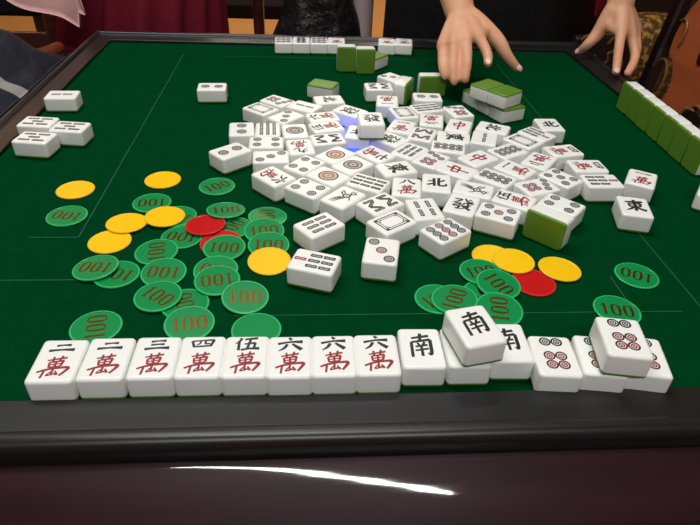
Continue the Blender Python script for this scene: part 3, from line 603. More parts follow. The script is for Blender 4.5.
# x, y, z, tilt x, tilt y, turn, colour, label
CHIPS = [
    (-0.24977, 0.38939, 0.00000, 0.0000, 0.0000, 2.967, 'G', 'green chip lying alone left of the pale seam line, gold number upside down'),
    (-0.25835, 0.44372, 0.00000, 0.0000, 0.0000, 0.000, 'Y', 'leftmost yellow chip, just above a lone green chip'),
    (-0.16975, 0.46778, 0.00000, 0.0000, 0.0000, 0.000, 'Y', 'yellow chip lying farthest from the viewer on the left'),
    (-0.17096, 0.41612, 0.00000, 0.0000, 0.0000, 3.229, 'G', 'green chip between the farthest yellow chip and a pair of touching yellow chips'),
    (-0.10734, 0.45325, 0.00000, 0.0000, 0.0000, 0.611, 'G', 'green chip nearest the leftmost two of dots tile'),
    (-0.14000, 0.38907, 0.00000, 0.0000, 0.0000, 2.618, 'G', 'green chip partly under the yellow chip beside the red chip'),
    (-0.08196, 0.36818, 0.00000, 0.0000, 0.0000, 1.047, 'G', 'green chip mostly hidden right of the upper red chip'),
    (-0.08940, 0.33864, 0.00115, 0.0150, 0.0550, 0.000, 'R', 'red chip mostly covered by a green chip'),
    (-0.12863, 0.35036, 0.00000, 0.0000, 0.0000, 2.967, 'G', 'green chip peeking out beneath the upper red chip on its left'),
    (-0.19498, 0.34261, 0.00000, 0.0000, 0.0000, 0.000, 'Y', 'yellow chip at the lower left, overlapped by another yellow chip'),
    (-0.18680, 0.37452, 0.00105, -0.0100, -0.0500, 0.000, 'Y', 'yellow chip in the middle of a chain of three, overlapping the lower left one'),
    (-0.15113, 0.38513, 0.00224, -0.0200, -0.0100, 0.000, 'Y', 'yellow chip at the right end of a chain of three touching yellow chips'),
    (-0.10805, 0.36832, 0.00295, 0.0400, -0.0400, 0.000, 'R', 'bright red chip lying on top of green chips on the left'),
    (-0.09115, 0.39727, 0.00263, -0.0300, -0.1300, 0.175, 'G', 'glossy green chip with glare just behind the upper red chip'),
    (-0.08483, 0.32847, 0.00246, 0.0150, 0.0550, -0.087, 'G', 'green chip with upright gold number lying over a red chip'),
    (-0.14715, 0.32408, 0.00106, 0.0350, 0.0400, 1.745, 'G', 'green chip below the right yellow chip of the chain, number turned sideways'),
    (-0.17519, 0.29080, 0.00000, 0.0000, 0.0000, 2.880, 'G', 'green chip half covered by the leftmost chip of the lower left pair'),
    (-0.19520, 0.29868, 0.00162, 0.0750, -0.0300, 2.967, 'G', 'green chip on top of a pair at the left near the seam line'),
    (-0.13413, 0.29121, 0.00141, -0.0050, 0.0700, 3.054, 'G', 'green chip with upside down number above two overlapping green chips'),
    (-0.10850, 0.24895, 0.00000, 0.0000, 0.0000, 1.920, 'G', 'green chip under two others in the lower cluster on the left'),
    (-0.13211, 0.25739, 0.00198, 0.0250, 0.0200, -0.611, 'G', 'green chip lying over others with tilted number, behind the four character tile'),
    (-0.10067, 0.22323, 0.00131, -0.0150, 0.0650, 0.175, 'G', 'green chip nearest the four character tile with large upright number'),
    (-0.17314, 0.22125, 0.00000, 0.0000, 0.0000, 1.745, 'G', 'green chip just behind the two leftmost near row tiles'),
    (-0.08856, 0.29368, 0.00178, 0.0100, 0.0900, 2.967, 'G', 'green chip mostly under the upside down numbered chip in the middle left'),
    (-0.08526, 0.27768, 0.00285, -0.0050, 0.0600, 3.316, 'G', 'green chip with upside down number on top of another in the middle left'),
    (-0.04732, 0.38689, 0.00093, -0.0400, -0.0200, 1.658, 'G', 'green chip at the back of three behind the yellow chip near seven of bamboo'),
    (-0.04913, 0.35824, 0.00210, -0.0150, 0.1050, 0.175, 'G', 'green chip in the middle of three behind the yellow chip near seven of bamboo'),
    (-0.04351, 0.33425, 0.00170, -0.0150, 0.0850, 0.000, 'G', 'green chip half covered by the yellow chip near seven of bamboo'),
    (-0.04149, 0.30815, 0.00149, -0.0100, 0.0750, 0.000, 'Y', 'yellow chip lying beside the seven of bamboo tile'),
    (-0.05904, 0.25502, 0.00221, -0.0600, 0.0950, 0.087, 'G', 'green chip with number just below the yellow chip by seven of bamboo'),
    (-0.04705, 0.21629, 0.00000, 0.0000, 0.0000, 0.000, 'g', 'plain green chip without number behind the five character tile'),
    (0.19949, 0.27537, 0.00000, 0.0000, 0.0000, 0.000, 'R', 'red chip on the right among yellow chips'),
    (0.17192, 0.31593, 0.00000, 0.0000, 0.0000, 0.000, 'Y', 'yellow chip on the right half covered by another yellow chip'),
    (0.18948, 0.30679, 0.00180, 0.0000, 0.0000, 0.000, 'Y', 'yellow chip on the right overlapping both a yellow and a red chip'),
    (0.23052, 0.29452, 0.00093, -0.0400, -0.0250, 0.000, 'Y', 'rightmost yellow chip, beyond the red chip on the right'),
    (0.15083, 0.25946, 0.00000, 0.0000, 0.0000, 0.349, 'G', 'green chip under two others beside the red chip on the right'),
    (0.15362, 0.28950, 0.00180, 0.0000, 0.0000, 0.175, 'G', 'green chip farthest from the viewer in the right cluster'),
    (0.16428, 0.26913, 0.00332, -0.0400, 0.0700, -1.047, 'G', 'green chip touching the red chip on the right'),
    (0.15638, 0.23579, 0.00236, 0.0000, 0.1200, 1.396, 'G', 'green chip directly behind the raised south wind tile'),
    (0.10636, 0.25296, 0.00000, 0.0000, 0.0000, 0.524, 'G', 'leftmost green chip of the right cluster'),
    (0.12003, 0.24818, 0.00350, 0.0850, -0.0150, 1.047, 'G', 'green chip overlapping the leftmost one of the right cluster'),
    (0.30156, 0.28490, 0.00000, 0.0000, 0.0000, 2.618, 'G', 'green chip lying alone at the right below the east wind tile'),
    (0.26055, 0.23573, 0.00000, 0.0000, 0.0000, -0.209, 'G', 'green chip with bright gold number behind the raised six of dots tile'),
]
for x, y, z, sx, sy, a, c, label in CHIPS:
    me, mn = CK[c]
    if c not in PROTO:
        if mn is None:
            o = bpy.data.objects.new('gaming_chip', me); COL.objects.link(o)
        else:
            o = empty('gaming_chip', (0, 0, 0))
            for nm, d in (('disc', me), ('gold_number', mn)):
                k = bpy.data.objects.new(nm, d); COL.objects.link(k); k.parent = o
        PROTO[c] = o
    else: o = copy_thing(PROTO[c])
    o.location = (x, y, TZ + .0004 + z)
    nrm = Vector((-sx, -sy, 1)).normalized()
    q = Vector((0, 0, 1)).rotation_difference(nrm) @ Matrix.Rotation(a, 3, 'Z').to_quaternion()
    o.rotation_euler = q.to_euler()
    tag(o, label, 'gaming chip', CN[c])

# ------------------------------------------------------------------ chairs and cloth around the table
def V3(p): return (p[0], p[1], p[2] + TZ)
def plate(bm, outline, nrm, th, mi=0):
    """solid plate: outline of 3D points, thickened along nrm"""
    n = Vector(nrm).normalized() * th / 2
    a = [bm.verts.new(Vector(p) - n) for p in outline]; b = [bm.verts.new(Vector(p) + n) for p in outline]
    k = len(a)
    bm.faces.new(a[::-1]); bm.faces.new(b)
    for i in range(k):
        j = (i + 1) % k; bm.faces.new((a[i], a[j], b[j], b[i]))
    bmesh.ops.recalc_face_normals(bm, faces=bm.faces)
def box_part(name, lo, hi, m, parent, bev=.006):
    bm = bmesh.new(); add_box(bm, lo, hi, bev); return obj(name, bm, m, parent)

# carved chair at the right rail, seen from behind its table-side arm
rc = empty('carved_chair', (0.98, .84, 0)); ox, oy = .98, .84
tag(rc, 'carved dark wooden chair with orange brown splat and gold cushion at right of table', 'chair')
def L(p): return (p[0] - ox, p[1] - oy, p[2])
def tube_part(name, pts, m, parent, n=12, f=None, mi=0):
    bm = bmesh.new(); add_tube(bm, pts, n=n, flat=f); return obj(name, bm, m, parent, sharp=50)
bm = bmesh.new()
loft(bm, [[L((x + dx * .0135, .99 + dy * .011, z)) for dx, dy in ((-1, -1), (-.6, -1.3), (.6, -1.3), (1, -1), (1, 1), (-1, 1))] for x, z in ((.645, 0), (.655, .35), (.674, .66), (.694, .855), (.72, 1.02), (.735, 1.06))])
bmesh.ops.recalc_face_normals(bm, faces=bm.faces); obj('back_stile', bm, M['blackwood'], rc, sharp=30)
bm = bmesh.new()
loft(bm, [[L((x + dx * .015, .52 + dy * .012, z)) for dx, dy in ((-1, -1), (-.6, -1.3), (.6, -1.3), (1, -1), (1, 1), (-1, 1))] for x, z in ((.645, 0), (.655, .35), (.674, .66), (.694, .855), (.72, 1.02), (.735, 1.06))])
bmesh.ops.recalc_face_normals(bm, faces=bm.faces); obj('back_stile', bm, M['blackwood'], rc, sharp=30)
box_part('crest_rail', L((.70, .47, 1.03)), L((.76, 1.04, 1.11)), M['blackwood'], rc, .015)
box_part('lower_back_rail', L((.655, .53, .50)), L((.69, .98, .56)), M['blackwood'], rc)
# carved splat between the stiles
bm = bmesh.new()
ol = [(.93, .56), (.965, .60), (.955, .66), (.915, .685), (.905, .72), (.93, .755), (.958, .77), (.965, .82), (.945, .87), (.90, .90), (.88, .96), (.87, 1.03), (.64, 1.03), (.63, .96), (.60, .90), (.56, .87), (.55, .80), (.58, .75), (.60, .72), (.59, .68), (.55, .66), (.545, .60), (.58, .56)]
plate(bm, [L((.655 + (z - .56) * .17, y, z)) for y, z in [tuple(q[:2]) for q in catmull([(a, b, 0) for a, b in ol] + [(ol[0][0], ol[0][1], 0)], 4)[:-1]]], (-1, 0, .17), .022)
sp = obj('back_splat', bm, M['redwood'], rc, sharp=40)
for cy, cz, ry, rz in ((.86, .80, .010, .024), (.76, .86, .03, .04), (.80, .67, .05, .045), (.66, .80, .010, .024)):
    n = 24; loops = []; bm = bmesh.new()
    for d, s in ((0, 1.0), (-.0025, .96)):
        loops.append([L((.6425 + (cz + rz * math.sin(2 * PI * i / n) * s - .56) * .17 + d, cy + ry * math.cos(2 * PI * i / n) * s, cz + rz * math.sin(2 * PI * i / n) * s)) for i in range(n)])
    loft(bm, loops); obj('dark_carving', bm, M['blackwood'], rc, sharp=40)
def curl(cy, cz, r, a0, a1, rad=.0024):
    bm = bmesh.new()
    add_tube(bm, [(*L((.641 + (cz + r * math.sin(a) - .56) * .17, cy + r * math.cos(a) * .7, cz + r * math.sin(a))), rad) for a in [a0 + (a1 - a0) * k / 8 for k in range(9)]], n=6, sub=2)
    obj('gold_edging', bm, M['gold'], rc)
curl(.955, .715, .042, .3, 3.6); curl(.80, .67, .055, -2.4, .8); curl(.80, .67, .052, 1.2, 3.0); curl(.955, .80, .03, 1.0, 3.6, .002); curl(.965, .655, .032, -2.5, 1.2)
curl(.84, .90, .03, -1.2, 2.0); curl(.72, .70, .03, 0, 4.5)
box_part('seat', L((.68, .50, .40)), L((1.22, 1.02, .46)), M['darkwood'], rc, .012)
for x, y in ((1.18, .53), (1.18, .99)): box_part('front_leg', L((x - .025, y - .025, 0)), L((x + .025, y + .025, .42)), M['blackwood'], rc)

# second carved chair, beyond the far right corner: dark arm panel and brocade cushion
rc2 = empty('carved_armchair', (.80, 1.32, 0)); ox, oy = .80, 1.32
tag(rc2, 'dark carved armchair with gold brocade cushion beyond the far right table corner', 'chair')
box_part('seat', L((.70, 1.19, .38)), L((1.16, 1.62, .45)), M['darkwood'], rc2, .012)
for x, y in ((.73, 1.22), (1.13, 1.22), (.73, 1.59), (1.13, 1.59)): box_part('leg', L((x - .025, y - .025, 0)), L((x + .025, y + .025, .39)), M['blackwood'], rc2)
bm = bmesh.new(); add_box(bm, L((.585, 1.166, .44)), L((.735, 1.19, .742)), .008); pn = obj('arm_panel', bm, M['blackwood'], rc2)
def sq(pts, r=.003):
    bm = bmesh.new(); add_tube(bm, [(*L((x, 1.164, z)), r) for x, z in pts], n=6, sub=4); obj('gold_carving', bm, M['gold'], rc2)
sq([(.662, .728), (.675, .742), (.690, .728), (.680, .712), (.668, .706), (.672, .692), (.660, .675)]); sq([(.690, .728), (.700, .715), (.692, .706)]); sq([(.64, .70), (.628, .68), (.64, .66), (.655, .664)]); sq([(.60, .735), (.612, .745), (.625, .735)], .003); sq([(.682, .712), (.70, .70), (.71, .68)])
bm = bmesh.new()
for c, r in (((.835, 1.30, .60), (.13, .075, .165)),):
    s = bmesh.ops.create_uvsphere(bm, u_segments=32, v_segments=20, radius=1)
    for v in s['verts']:
        p = v.co; q = [math.copysign(abs(a) ** .7, a) for a in p]; v.co = Vector(L([c[i] + q[i] * r[i] for i in range(3)]))
obj('brocade_cushion', bm, M['brocade'], rc2, sharp=0)
box_part('back_panel', L((.70, 1.60, .44)), L((1.16, 1.635, 1.10)), M['blackwood'], rc2, .012)

# dark wooden armchair at the left, its back towards the table under the navy jacket
lc = empty('wooden_armchair', (-.86, .90, 0)); ox, oy = -.86, .90
tag(lc, 'dark red wooden armchair beside the left rail, partly under the navy jacket', 'chair')
box_part('seat', L((-1.10, .60, .38)), L((-.62, 1.20, .44)), M['darkwood'], lc, .012)
for x, y in ((-1.07, .63), (-1.07, 1.17)): box_part('front_leg', L((x - .024, y - .024, 0)), L((x + .024, y + .024, .66)), M['darkwood'], lc)
for y in (.63, 1.17): box_part('back_post', L((-.66, y - .022, 0)), L((-.615, y + .022, .70)), M['darkwood'], lc)
for y in (.63, 1.17): tube_part('arm', [(*L((-1.12, y, .675)), .02), (*L((-.90, y, .672)), .02), (*L((-.70, y, .668)), .02), (*L((-.60, y + .005, .664)), .018)], M['darkwood'], lc)
box_part('back_rail', L((-.65, .63, .62)), L((-.62, 1.16, .69)), M['darkwood'], lc)
box_part('back_panel', L((-.645, .65, .46)), L((-.628, 1.15, .60)), M['darkwood'], lc)
tube_part('arm_highlight', [(*L((-.60, 1.17, .664)), .0185), (*L((-.575, 1.195, .668)), .017), (*L((-.56, 1.235, .672)), .013)], M['redwood'], lc)  # arm end in orange-brown colour that paints in its warm highlight

# dark chair further back at the left
lb = empty('wooden_chair', (-1.02, 1.95, 0)); ox, oy = -1.02, 1.95
tag(lb, 'dark red wooden chair with black padded back standing at the far left', 'chair')
box_part('seat', L((-1.30, 1.72, .40)), L((-.74, 2.2, .45)), M['darkwood'], lb, .012)
for x, y in ((-1.28, 1.72), (-.75, 1.72)): box_part('back_post', L((x - .024, y - .024, 0)), L((x + .024, y + .024, 1.05)), M['darkwood'], lb)
for x, y in ((-1.27, 2.17), (-.77, 2.17)): box_part('front_leg', L((x - .024, y - .024, 0)), L((x + .024, y + .024, .41)), M['darkwood'], lb)
box_part('lower_panel', L((-1.26, 1.71, .28)), L((-.77, 1.73, .575)), M['darkwood'], lb, .004)
box_part('back_pad', L((-1.26, 1.69, .62)), L((-.77, 1.745, 1.0)), M['blackcloth'], lb, .025)

def cloth(name, f, nu, nv, th, mats, parent=None, pick=None):
    """sheet with thickness over a parametric surface f(u, v)"""
    bm = bmesh.new()
    G = [[Vector(f(i / nu, j / nv)) for j in range(nv + 1)] for i in range(nu + 1)]
    N = [[None] * (nv + 1) for _ in range(nu + 1)]
    for i in range(nu + 1):
        for j in range(nv + 1):
            a = G[min(nu, i + 1)][j] - G[max(0, i - 1)][j]; b = G[i][min(nv, j + 1)] - G[i][max(0, j - 1)]
            N[i][j] = a.cross(b).normalized()
    A = [[bm.verts.new(G[i][j]) for j in range(nv + 1)] for i in range(nu + 1)]
    B = [[bm.verts.new(G[i][j] - N[i][j] * th) for j in range(nv + 1)] for i in range(nu + 1)]
    for i in range(nu):
        for j in range(nv):
            mi = pick((i + .5) / nu, (j + .5) / nv) if pick else 0
            f1 = bm.faces.new((A[i][j], A[i + 1][j], A[i + 1][j + 1], A[i][j + 1])); f1.material_index = mi
            f2 = bm.faces.new((B[i][j], B[i][j + 1], B[i + 1][j + 1], B[i + 1][j])); f2.material_index = mi
    def side(P, Q):
        for k in range(len(P) - 1): bm.faces.new((P[k], Q[k], Q[k + 1], P[k + 1]))
    side(A[0], B[0]); side(B[nu], A[nu])
    side([r[0] for r in B], [r[0] for r in A]); side([r[nv] for r in A], [r[nv] for r in B])
    return obj(name, bm, mats, parent, sharp=0)
def jk(u, v):
    # u: from the seat side over the chair back to the table side; v: along the table edge
    y = .44 + .66 * v
    s1 = max(0.0, min(1.0, (y - .80) / .22)); s1 = s1 * s1 * (3 - 2 * s1)
    s2 = max(0.0, min(1.0, (y - .88) / .12)); s2 = s2 * s2 * (3 - 2 * s2)
    top = .812 - .105 * s1 - .02 * s2
    wob = .006 * math.sin(9 * v + 3 * u) + .006 * math.sin(23 * v - 7 * u) + .004 * math.sin(17 * u + 5 * v)
    xe = -.412 - .075 * s2
    if u < .35: t = u / .35; x = -.80 + .14 * t; z = .50 + (top - .50) * math.sin(t * PI / 2)
    elif u < .6: t = (u - .35) / .25; x = -.66 + (xe - .075 + .66) * t; z = top
    else: t = (u - .6) / .4; x = xe - .075 + .075 * t ** .8; zz = .757 - .05 * s2; z = top - (top - zz) * t ** 1.2
    return (x, y + .006 * math.sin(13 * u), z + wob * (1 if u < .85 else (1 - u) / .15))
jo = cloth('jacket', jk, 60, 132, .008, [M['navy'], M['stripe']], None, lambda u, v: 1 if u > .60 and .3864 < v < .4318 else 0)
bm = bmesh.new()
add_tube(bm, [(-.70, .60, .80, .05), (-.775, .59, .74, .058), (-.80, .58, .62, .056), (-.80, .60, .52, .05), (-.79, .63, .475, .042)], n=18, sub=5, flat=(Vector((1, 0, 0)), .55))
obj('sleeve', bm, M['navy'], jo, sharp=0)
tag(jo, 'navy jacket with pale grey stripe draped at the left side of table', 'jacket')

# far chair with a black padded jacket
fc = empty('dining_chair', (.03, 1.62, 0)); ox, oy = .03, 1.62
tag(fc, 'dark wooden dining chair behind the black padded jacket at the far side', 'chair')
for x in (-.135, .155): box_part('back_stile', L((x - .014, 1.50, 0)), L((x + .014, 1.54, 1.1)), M['darkwood'], fc)
for x in (-.135, .155): box_part('front_leg', L((x - .02, 1.83, 0)), L((x + .02, 1.87, .43)), M['darkwood'], fc)
box_part('seat', L((-.16, 1.52, .42)), L((.18, 1.88, .47)), M['darkwood'], fc, .01)
box_part('crest_rail', L((-.15, 1.50, 1.04)), L((.17, 1.54, 1.12)), M['darkwood'], fc)
box_part('middle_rail', L((-.13, 1.505, .82)), L((.15, 1.535, .88)), M['darkwood'], fc)
bm = bmesh.new(); NJ = 40
rows = []
for z, hx, hy, cx in ((.44, .10, .05, .02), (.50, .118, .06, .018), (.60, .122, .062, .017), (.66, .116, .058, .018), (.71, .100, .052, .02), (.75, .082, .045, .02), (.82, .074, .04, .02), (.90, .082, .04, .022), (.96, .07, .035, .022), (.99, .04, .02, .022)):
    rows.append([L((cx + (hx + .006 * math.sin(5 * a + 20 * z)) * math.cos(a), 1.385 + (hy + .010 * math.sin(7 * a + 31 * z) + .006 * math.sin(60 * z)) * math.sin(a), z)) for a in [2 * PI * k / NJ for k in range(NJ)]])
loft(bm, rows); pj = obj('padded_jacket', bm, M['puffer'], None, sharp=0); pj.location = (ox, oy, 0)
tag(pj, 'black shiny padded jacket hanging bunched behind the far row of tiles', 'jacket')
bm = bmesh.new()
rows = []
for z, hx, hy, cx in ((.50, .012, .02, .132), (.60, .018, .025, .136), (.70, .024, .028, .134), (.78, .03, .03, .126), (.86, .03, .03, .118), (.93, .02, .02, .10)):
    rows.append([L((cx + hx * math.cos(a), 1.40 + hy * math.sin(a), z)) for a in [2 * PI * k / 20 for k in range(20)]])
loft(bm, rows); obj('pale_lining', bm, M['lining'], pj, sharp=0)
# long dark bench further back
bn = empty('wooden_bench', (-.4, 2.9, 0)); ox, oy = -.4, 2.9
tag(bn, 'dark wooden bench on the tan floor far behind the table', 'bench')
box_part('seat', L((-1.3, 2.75, .38)), L((.1, 3.05, .44)), M['benchwood'], bn)
for x in (-1.25, .05): box_part('leg', L((x - .03, 2.8, 0)), L((x + .03, 3.0, .39)), M['blackwood'], bn)

# ------------------------------------------------------------------ people
def finger(bm, pts, r0, r1):
    k = len(pts); add_tube(bm, [(*V3(p), r0 + (r1 - r0) * i / (k - 1)) for i, p in enumerate(pts)], n=12, sub=5)
def hand(bm, h, s):
    """s scales thickness; knuckles joined to the wrist by a shaped palm"""
    w_ = Vector(h['wrist'])
    for k, r0, r1 in (('i', .0092, .0072), ('m', .0094, .0072), ('r', .009, .0068), ('p', .0082, .0062)):
        kn = Vector(h[k][0]); mid = w_.lerp(kn, .5)
        add_tube(bm, [(*V3(w_.lerp(kn, .02)), .0155), (*V3(mid), .0145), (*V3(kn), .0112)], n=12, sub=4)
        finger(bm, h[k], r0 * s, r1 * s)
    ks = [Vector(h[k][0]) for k in 'imrp']
    for a, b in zip(ks[:-1], ks[1:]):
        c = (a + b) / 2; add_tube(bm, [(*V3(w_.lerp(c, .1)), .014), (*V3(w_.lerp(c, .55)), .0135), (*V3(w_.lerp(c, .93)), .0098)], n=12, sub=4)
    t = [Vector(p) for p in h['t']]
    add_tube(bm, [(*V3(w_.lerp(t[0], .2)), .016), (*V3(t[0]), .0165), (*V3(t[1]), .0125), (*V3(t[2]), .0095), (*V3(t[3]), .0072)], n=12, sub=5)
    web = (t[0] + t[1]) / 2; add_tube(bm, [(*V3(web), .012), (*V3(web.lerp(ks[0], .6)), .011), (*V3(ks[0]), .0098)], n=12, sub=4)
def head(bm, c, r):
    c = Vector(c)
    ellipsoid(bm, c, (r * .78, r * .92, r * 1.12), 24)
    ellipsoid(bm, c + Vector((0, -r * .25, -r * .55)), (r * .58, r * .62, r * .6), 20)
    ellipsoid(bm, c + Vector((0, -r * .92, -r * .2)), (r * .11, r * .16, r * .2), 12)
    for s in (-1, 1): ellipsoid(bm, c + Vector((s * r * .8, 0, -r * .1)), (r * .09, r * .2, r * .27), 12)
def face_parts(c, r, root):
    c = Vector(c)
    for s in (-1, 1):
        bm = bmesh.new(); ellipsoid(bm, c + Vector((s * r * .33, -r * .80, 0)), (r * .13, r * .09, r * .06), 12); obj('eye', bm, M['eye'], root, sharp=0)
    bm = bmesh.new(); ellipsoid(bm, c + Vector((0, -r * .84, -r * .62)), (r * .24, r * .07, r * .07), 12); obj('mouth', bm, M['lip'], root, sharp=0)
    bm = bmesh.new(); ellipsoid(bm, c + Vector((0, r * .14, r * .22)), (r * .90, r * .96, r * 1.06), 24)
    ellipsoid(bm, c + Vector((0, r * .6, -r * .5)), (r * .75, r * .4, r * 1.0), 20)
    obj('hair', bm, M['hair'], root, sharp=0)
def remesh(o, vox, it=6):
    m = o.modifiers.new('skin_union', 'REMESH'); m.mode = 'VOXEL'; m.voxel_size = vox; m.use_smooth_shade = True
    s = o.modifiers.new('skin_soften', 'SMOOTH'); s.iterations = it; s.factor = .5
HR = {'fore': [0.2293, 0.91, 0.1587], 'wrist': [0.2386, 0.845, 0.1042], 'i': [[0.2586, 0.785, 0.0835], [0.2679, 0.76, 0.0667], [0.2675, 0.745, 0.0562]], 'm': [[0.2363, 0.775, 0.0812], [0.2347, 0.745, 0.0585], [0.2313, 0.728, 0.0368]], 'r': [[0.2184, 0.775, 0.0763], [0.2144, 0.745, 0.0506], [0.2157, 0.73, 0.0313]], 'p': [[0.2042, 0.785, 0.0687], [0.1999, 0.757, 0.0496], [0.2037, 0.742, 0.0346]], 't': [[0.259, 0.83, 0.0977], [0.2926, 0.8, 0.0757], [0.3085, 0.785, 0.0557], [0.3267, 0.78, 0.0388]]}
HL = {'fore': [0.568, 1.0, 0.1541], 'wrist': [0.5558, 0.955, 0.1059], 'i': [[0.5464, 0.905, 0.0652], [0.5316, 0.865, 0.0385], [0.5211, 0.8351, 0.0185]], 'm': [[0.5718, 0.915, 0.058], [0.5745, 0.885, 0.0301], [0.5405, 0.831, 0.0185]], 'r': [[0.5886, 0.935, 0.0584], [0.5883, 0.91, 0.0354], [0.5744, 0.885, 0.0195]], 'p': [[0.5986, 0.955, 0.0623], [0.5977, 0.935, 0.0428], [0.5908, 0.92, 0.0254]], 't': [[0.5419, 0.95, 0.0898], [0.5244, 0.945, 0.0543], [0.5088, 0.94, 0.0358], [0.5022, 0.9506, 0.02]]}
# woman in black reaching over the table
pr = empty('person', (.41, 1.36, 0)); px_, py_ = .41, 1.36
tag(pr, 'person in black reaching over the tiles, other hand on the right rail', 'person')
bm = bmesh.new()
hand(bm, HR, 1.0); hand(bm, HL, 1.0)
for sh, el, h in (((.25, 1.27, .56), (.205, 1.02, .36), HR), ((.57, 1.29, .56), (.60, 1.10, .34), HL)):
    add_tube(bm, [(*V3(sh), .043), (*V3(Vector(sh).lerp(Vector(el), .5)), .040), (*V3(el), .035), (*V3(Vector(el).lerp(Vector(h['fore']), .45)), .036), (*V3(h['fore']), .0305), (*V3(h['wrist']), .0235)], n=16, sub=5)
add_tube(bm, [(.41, 1.36, .80, .135), (.41, 1.36, .92, .125), (.41, 1.34, 1.08, .118), (.41, 1.30, 1.24, .125), (.41, 1.27, 1.32, .07), (.41, 1.24, 1.41, .048), (.41, 1.21, 1.48, .05)], n=20, sub=5, flat=(Vector((0, 1, 0)), .72))
add_tube(bm, [(.25, 1.28, 1.305, .05), (.41, 1.29, 1.325, .06), (.57, 1.29, 1.305, .05)], n=16, sub=5)
head(bm, (.41, 1.19, 1.55), .105)
for s in (-1, 1):
    add_tube(bm, [(.41 + s * .085, 1.36, .84, .085), (.41 + s * .09, 1.36, .62, .07), (.41 + s * .09, 1.36, .46, .052), (.41 + s * .09, 1.37, .28, .05), (.41 + s * .09, 1.38, .09, .034), (.41 + s * .09, 1.36, .035, .034)], n=16, sub=5)
    add_tube(bm, [(.41 + s * .09, 1.38, .035, .033), (.41 + s * .095, 1.30, .03, .033), (.41 + s * .10, 1.24, .025, .024)], n=14, sub=4)
for v in bm.verts: v.co -= Vector((px_, py_, 0))
body = obj('body', bm, M['skin'], pr, sharp=0); remesh(body, .0032, 5)
face_parts((.41 - px_, 1.19 - py_, 1.55), .105, pr)
bm = bmesh.new(); NC = 48; rows = []
for z, hx, hy, cx, cy in ((.30, .235, .15, .0, -.03), (.50, .235, .15, 0, -.03), (.66, .233, .145, 0, -.035), (.80, .228, .138, 0, -.04), (.92, .205, .130, 0, -.04), (1.06, .19, .125, 0, -.02), (1.22, .20, .13, 0, -.06), (1.31, .19, .10, 0, -.07), (1.355, .12, .07, 0, -.08), (1.37, .06, .05, 0, -.09)):
    rows.append([(cx + (hx + .006 * math.sin(9 * a + 5 * z)) * math.cos(a), cy + (hy + .008 * math.sin(11 * a + 7 * z)) * math.sin(a), z) for a in [2 * PI * k / NC for k in range(NC)]])
loft(bm, rows)
for sh, el in (((.25, 1.27, .56), (.205, 1.02, .36)), ((.57, 1.29, .56), (.60, 1.10, .34))):
    a, b = Vector(V3(sh)), Vector(V3(el)); o_ = Vector((px_, py_, 0))
    add_tube(bm, [(*(a - o_), .066), (*(a.lerp(b, .3) - o_), .060), (*(a.lerp(b, .55) - o_), .056)], n=20, sub=4)
dr = obj('black_dress', bm, M['blackcloth'], pr, sharp=0)
bm = bmesh.new()
add_tube(bm, [(.616 - px_, 1.15 - py_, .95, .018), (.614 - px_, 1.15 - py_, .84, .015), (.610 - px_, 1.15 - py_, .79, .004)], n=12, sub=4, flat=(Vector((0, 1, 0)), .35))
tag(obj('red_sash', bm, M['redcloth'], dr, sharp=0), 'red sash end')
for h, kk in ((HL, ('t', 'i')), (HR, ('t', 'i'))):
    for k in kk:
        a, b = Vector(V3(h[k][-2])), Vector(V3(h[k][-1])); d = (b - a).normalized()
        up = Vector((-.25, -.62, .75)); up = (up - d * up.dot(d)).normalized()
        bm = bmesh.new(); c_ = b + d * .0015 + up * .0058 - Vector((px_, py_, 0)); sd = d.cross(up)
        mt = Matrix((sd * .0048, d * .0062, up * .0018)).transposed().to_4x4(); mt.translation = c_
        bmesh.ops.create_uvsphere(bm, u_segments=12, v_segments=8, radius=1, matrix=mt)
        obj('fingernail', bm, M['nail'], pr, sharp=0)

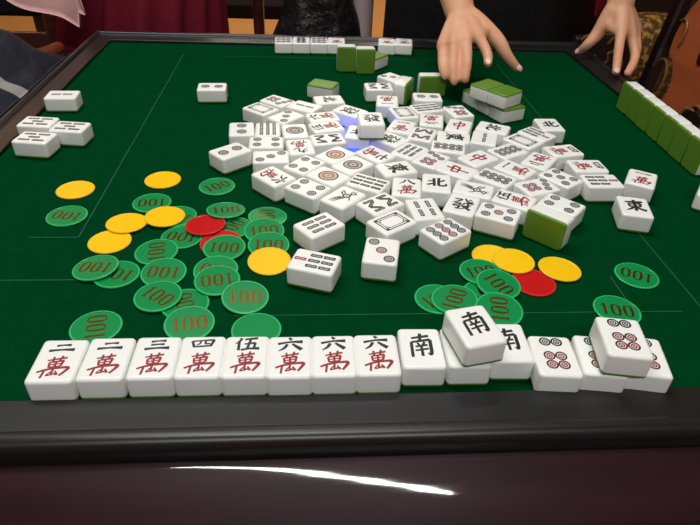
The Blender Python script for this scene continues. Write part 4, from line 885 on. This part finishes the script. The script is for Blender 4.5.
# person in maroon standing beyond the far left corner
p2 = empty('person', (-.385, 1.40, 0)); px_, py_ = -.385, 1.40
tag(p2, 'person in a maroon pleated dress with pale pink shawl beyond the far left corner', 'person')
bm = bmesh.new()
add_tube(bm, [(0, 0, .82, .125), (0, 0, .95, .11), (0, 0, 1.1, .105), (0, 0, 1.26, .115), (0, 0, 1.34, .06), (0, -.01, 1.44, .046), (0, -.02, 1.50, .048)], n=20, sub=5, flat=(Vector((0, 1, 0)), .72))
add_tube(bm, [(-.15, 0, 1.32, .045), (0, 0, 1.34, .055), (.15, 0, 1.32, .045)], n=16, sub=4)
head(bm, (0, -.03, 1.58), .105)
for s in (-1, 1):
    add_tube(bm, [(s * .085, 0, .86, .08), (s * .085, 0, .64, .068), (s * .085, 0, .46, .05), (s * .085, .01, .28, .048), (s * .085, .02, .09, .034), (s * .085, .01, .04, .034)], n=16, sub=5)
    add_tube(bm, [(s * .085, .02, .035, .033), (s * .09, -.06, .03, .033), (s * .095, -.12, .025, .024)], n=14, sub=4)
    add_tube(bm, [(s * .165, 0, 1.32, .042), (s * .205, .04, 1.16, .036), (s * .20, .06, 1.06, .033), (s * .15, -.03, 1.0, .03), (s * .07, -.10, .985, .023)], n=16, sub=5)
    for q in range(4):
        add_tube(bm, [(s * .07, -.10, .985, .014), (s * .04, -.118, .995 - .014 * q, .010), (s * .01, -.124, .992 - .015 * q, .0085), (-s * .015, -.118, .985 - .015 * q, .007)], n=10, sub=4)
    add_tube(bm, [(s * .07, -.10, .99, .014), (s * .045, -.115, 1.01, .010), (s * .025, -.125, 1.018, .008)], n=10, sub=4)
b2 = obj('body', bm, M['skin'], p2, sharp=0); remesh(b2, .006, 6)
face_parts((0, -.03, 1.58), .105, p2)
bm = bmesh.new(); NC = 120; rows = []
for z, hx, hy, pl, cx in ((.22, .25, .19, .020, -.05), (.45, .225, .185, .018, -.045), (.62, .20, .18, .015, -.03), (.72, .185, .175, .012, -.015), (.80, .175, .165, .008, 0), (.92, .155, .13, .003, 0), (1.06, .14, .115, .001, 0), (1.24, .16, .12, .001, 0), (1.34, .14, .09, 0, 0), (1.38, .07, .06, 0, 0)):
    rows.append([(cx + (hx + pl * math.sin(17 * a + .4 * math.sin(3 * a))) * math.cos(a), (hy + pl * math.sin(17 * a + .4 * math.sin(3 * a))) * math.sin(a), z) for a in [2 * PI * k / NC for k in range(NC)]])
loft(bm, rows)
for s in (-1, 1): add_tube(bm, [(s * .16, 0, 1.32, .058), (s * .205, .04, 1.16, .05), (s * .205, .058, 1.09, .046)], n=18, sub=4)
obj('maroon_dress', bm, M['maroon'], p2, sharp=0)
def shawl(u, v):
    # hangs from the forearm; lower hem runs to a point at its right end
    x = -.215 + .165 * u; zt = 1.06 - .03 * u
    zb = .80 - .055 * u + (.03 if u > .93 else 0)
    z = zt + (zb - zt) * v
    return (x + .01 * math.sin(6 * v) * u, -.285 + .012 * math.sin(9 * u + 2 * v) + .10 * (1 - v) ** 2, z)
cloth('pink_shawl', shawl, 30, 24, .005, M['pink'], p2)
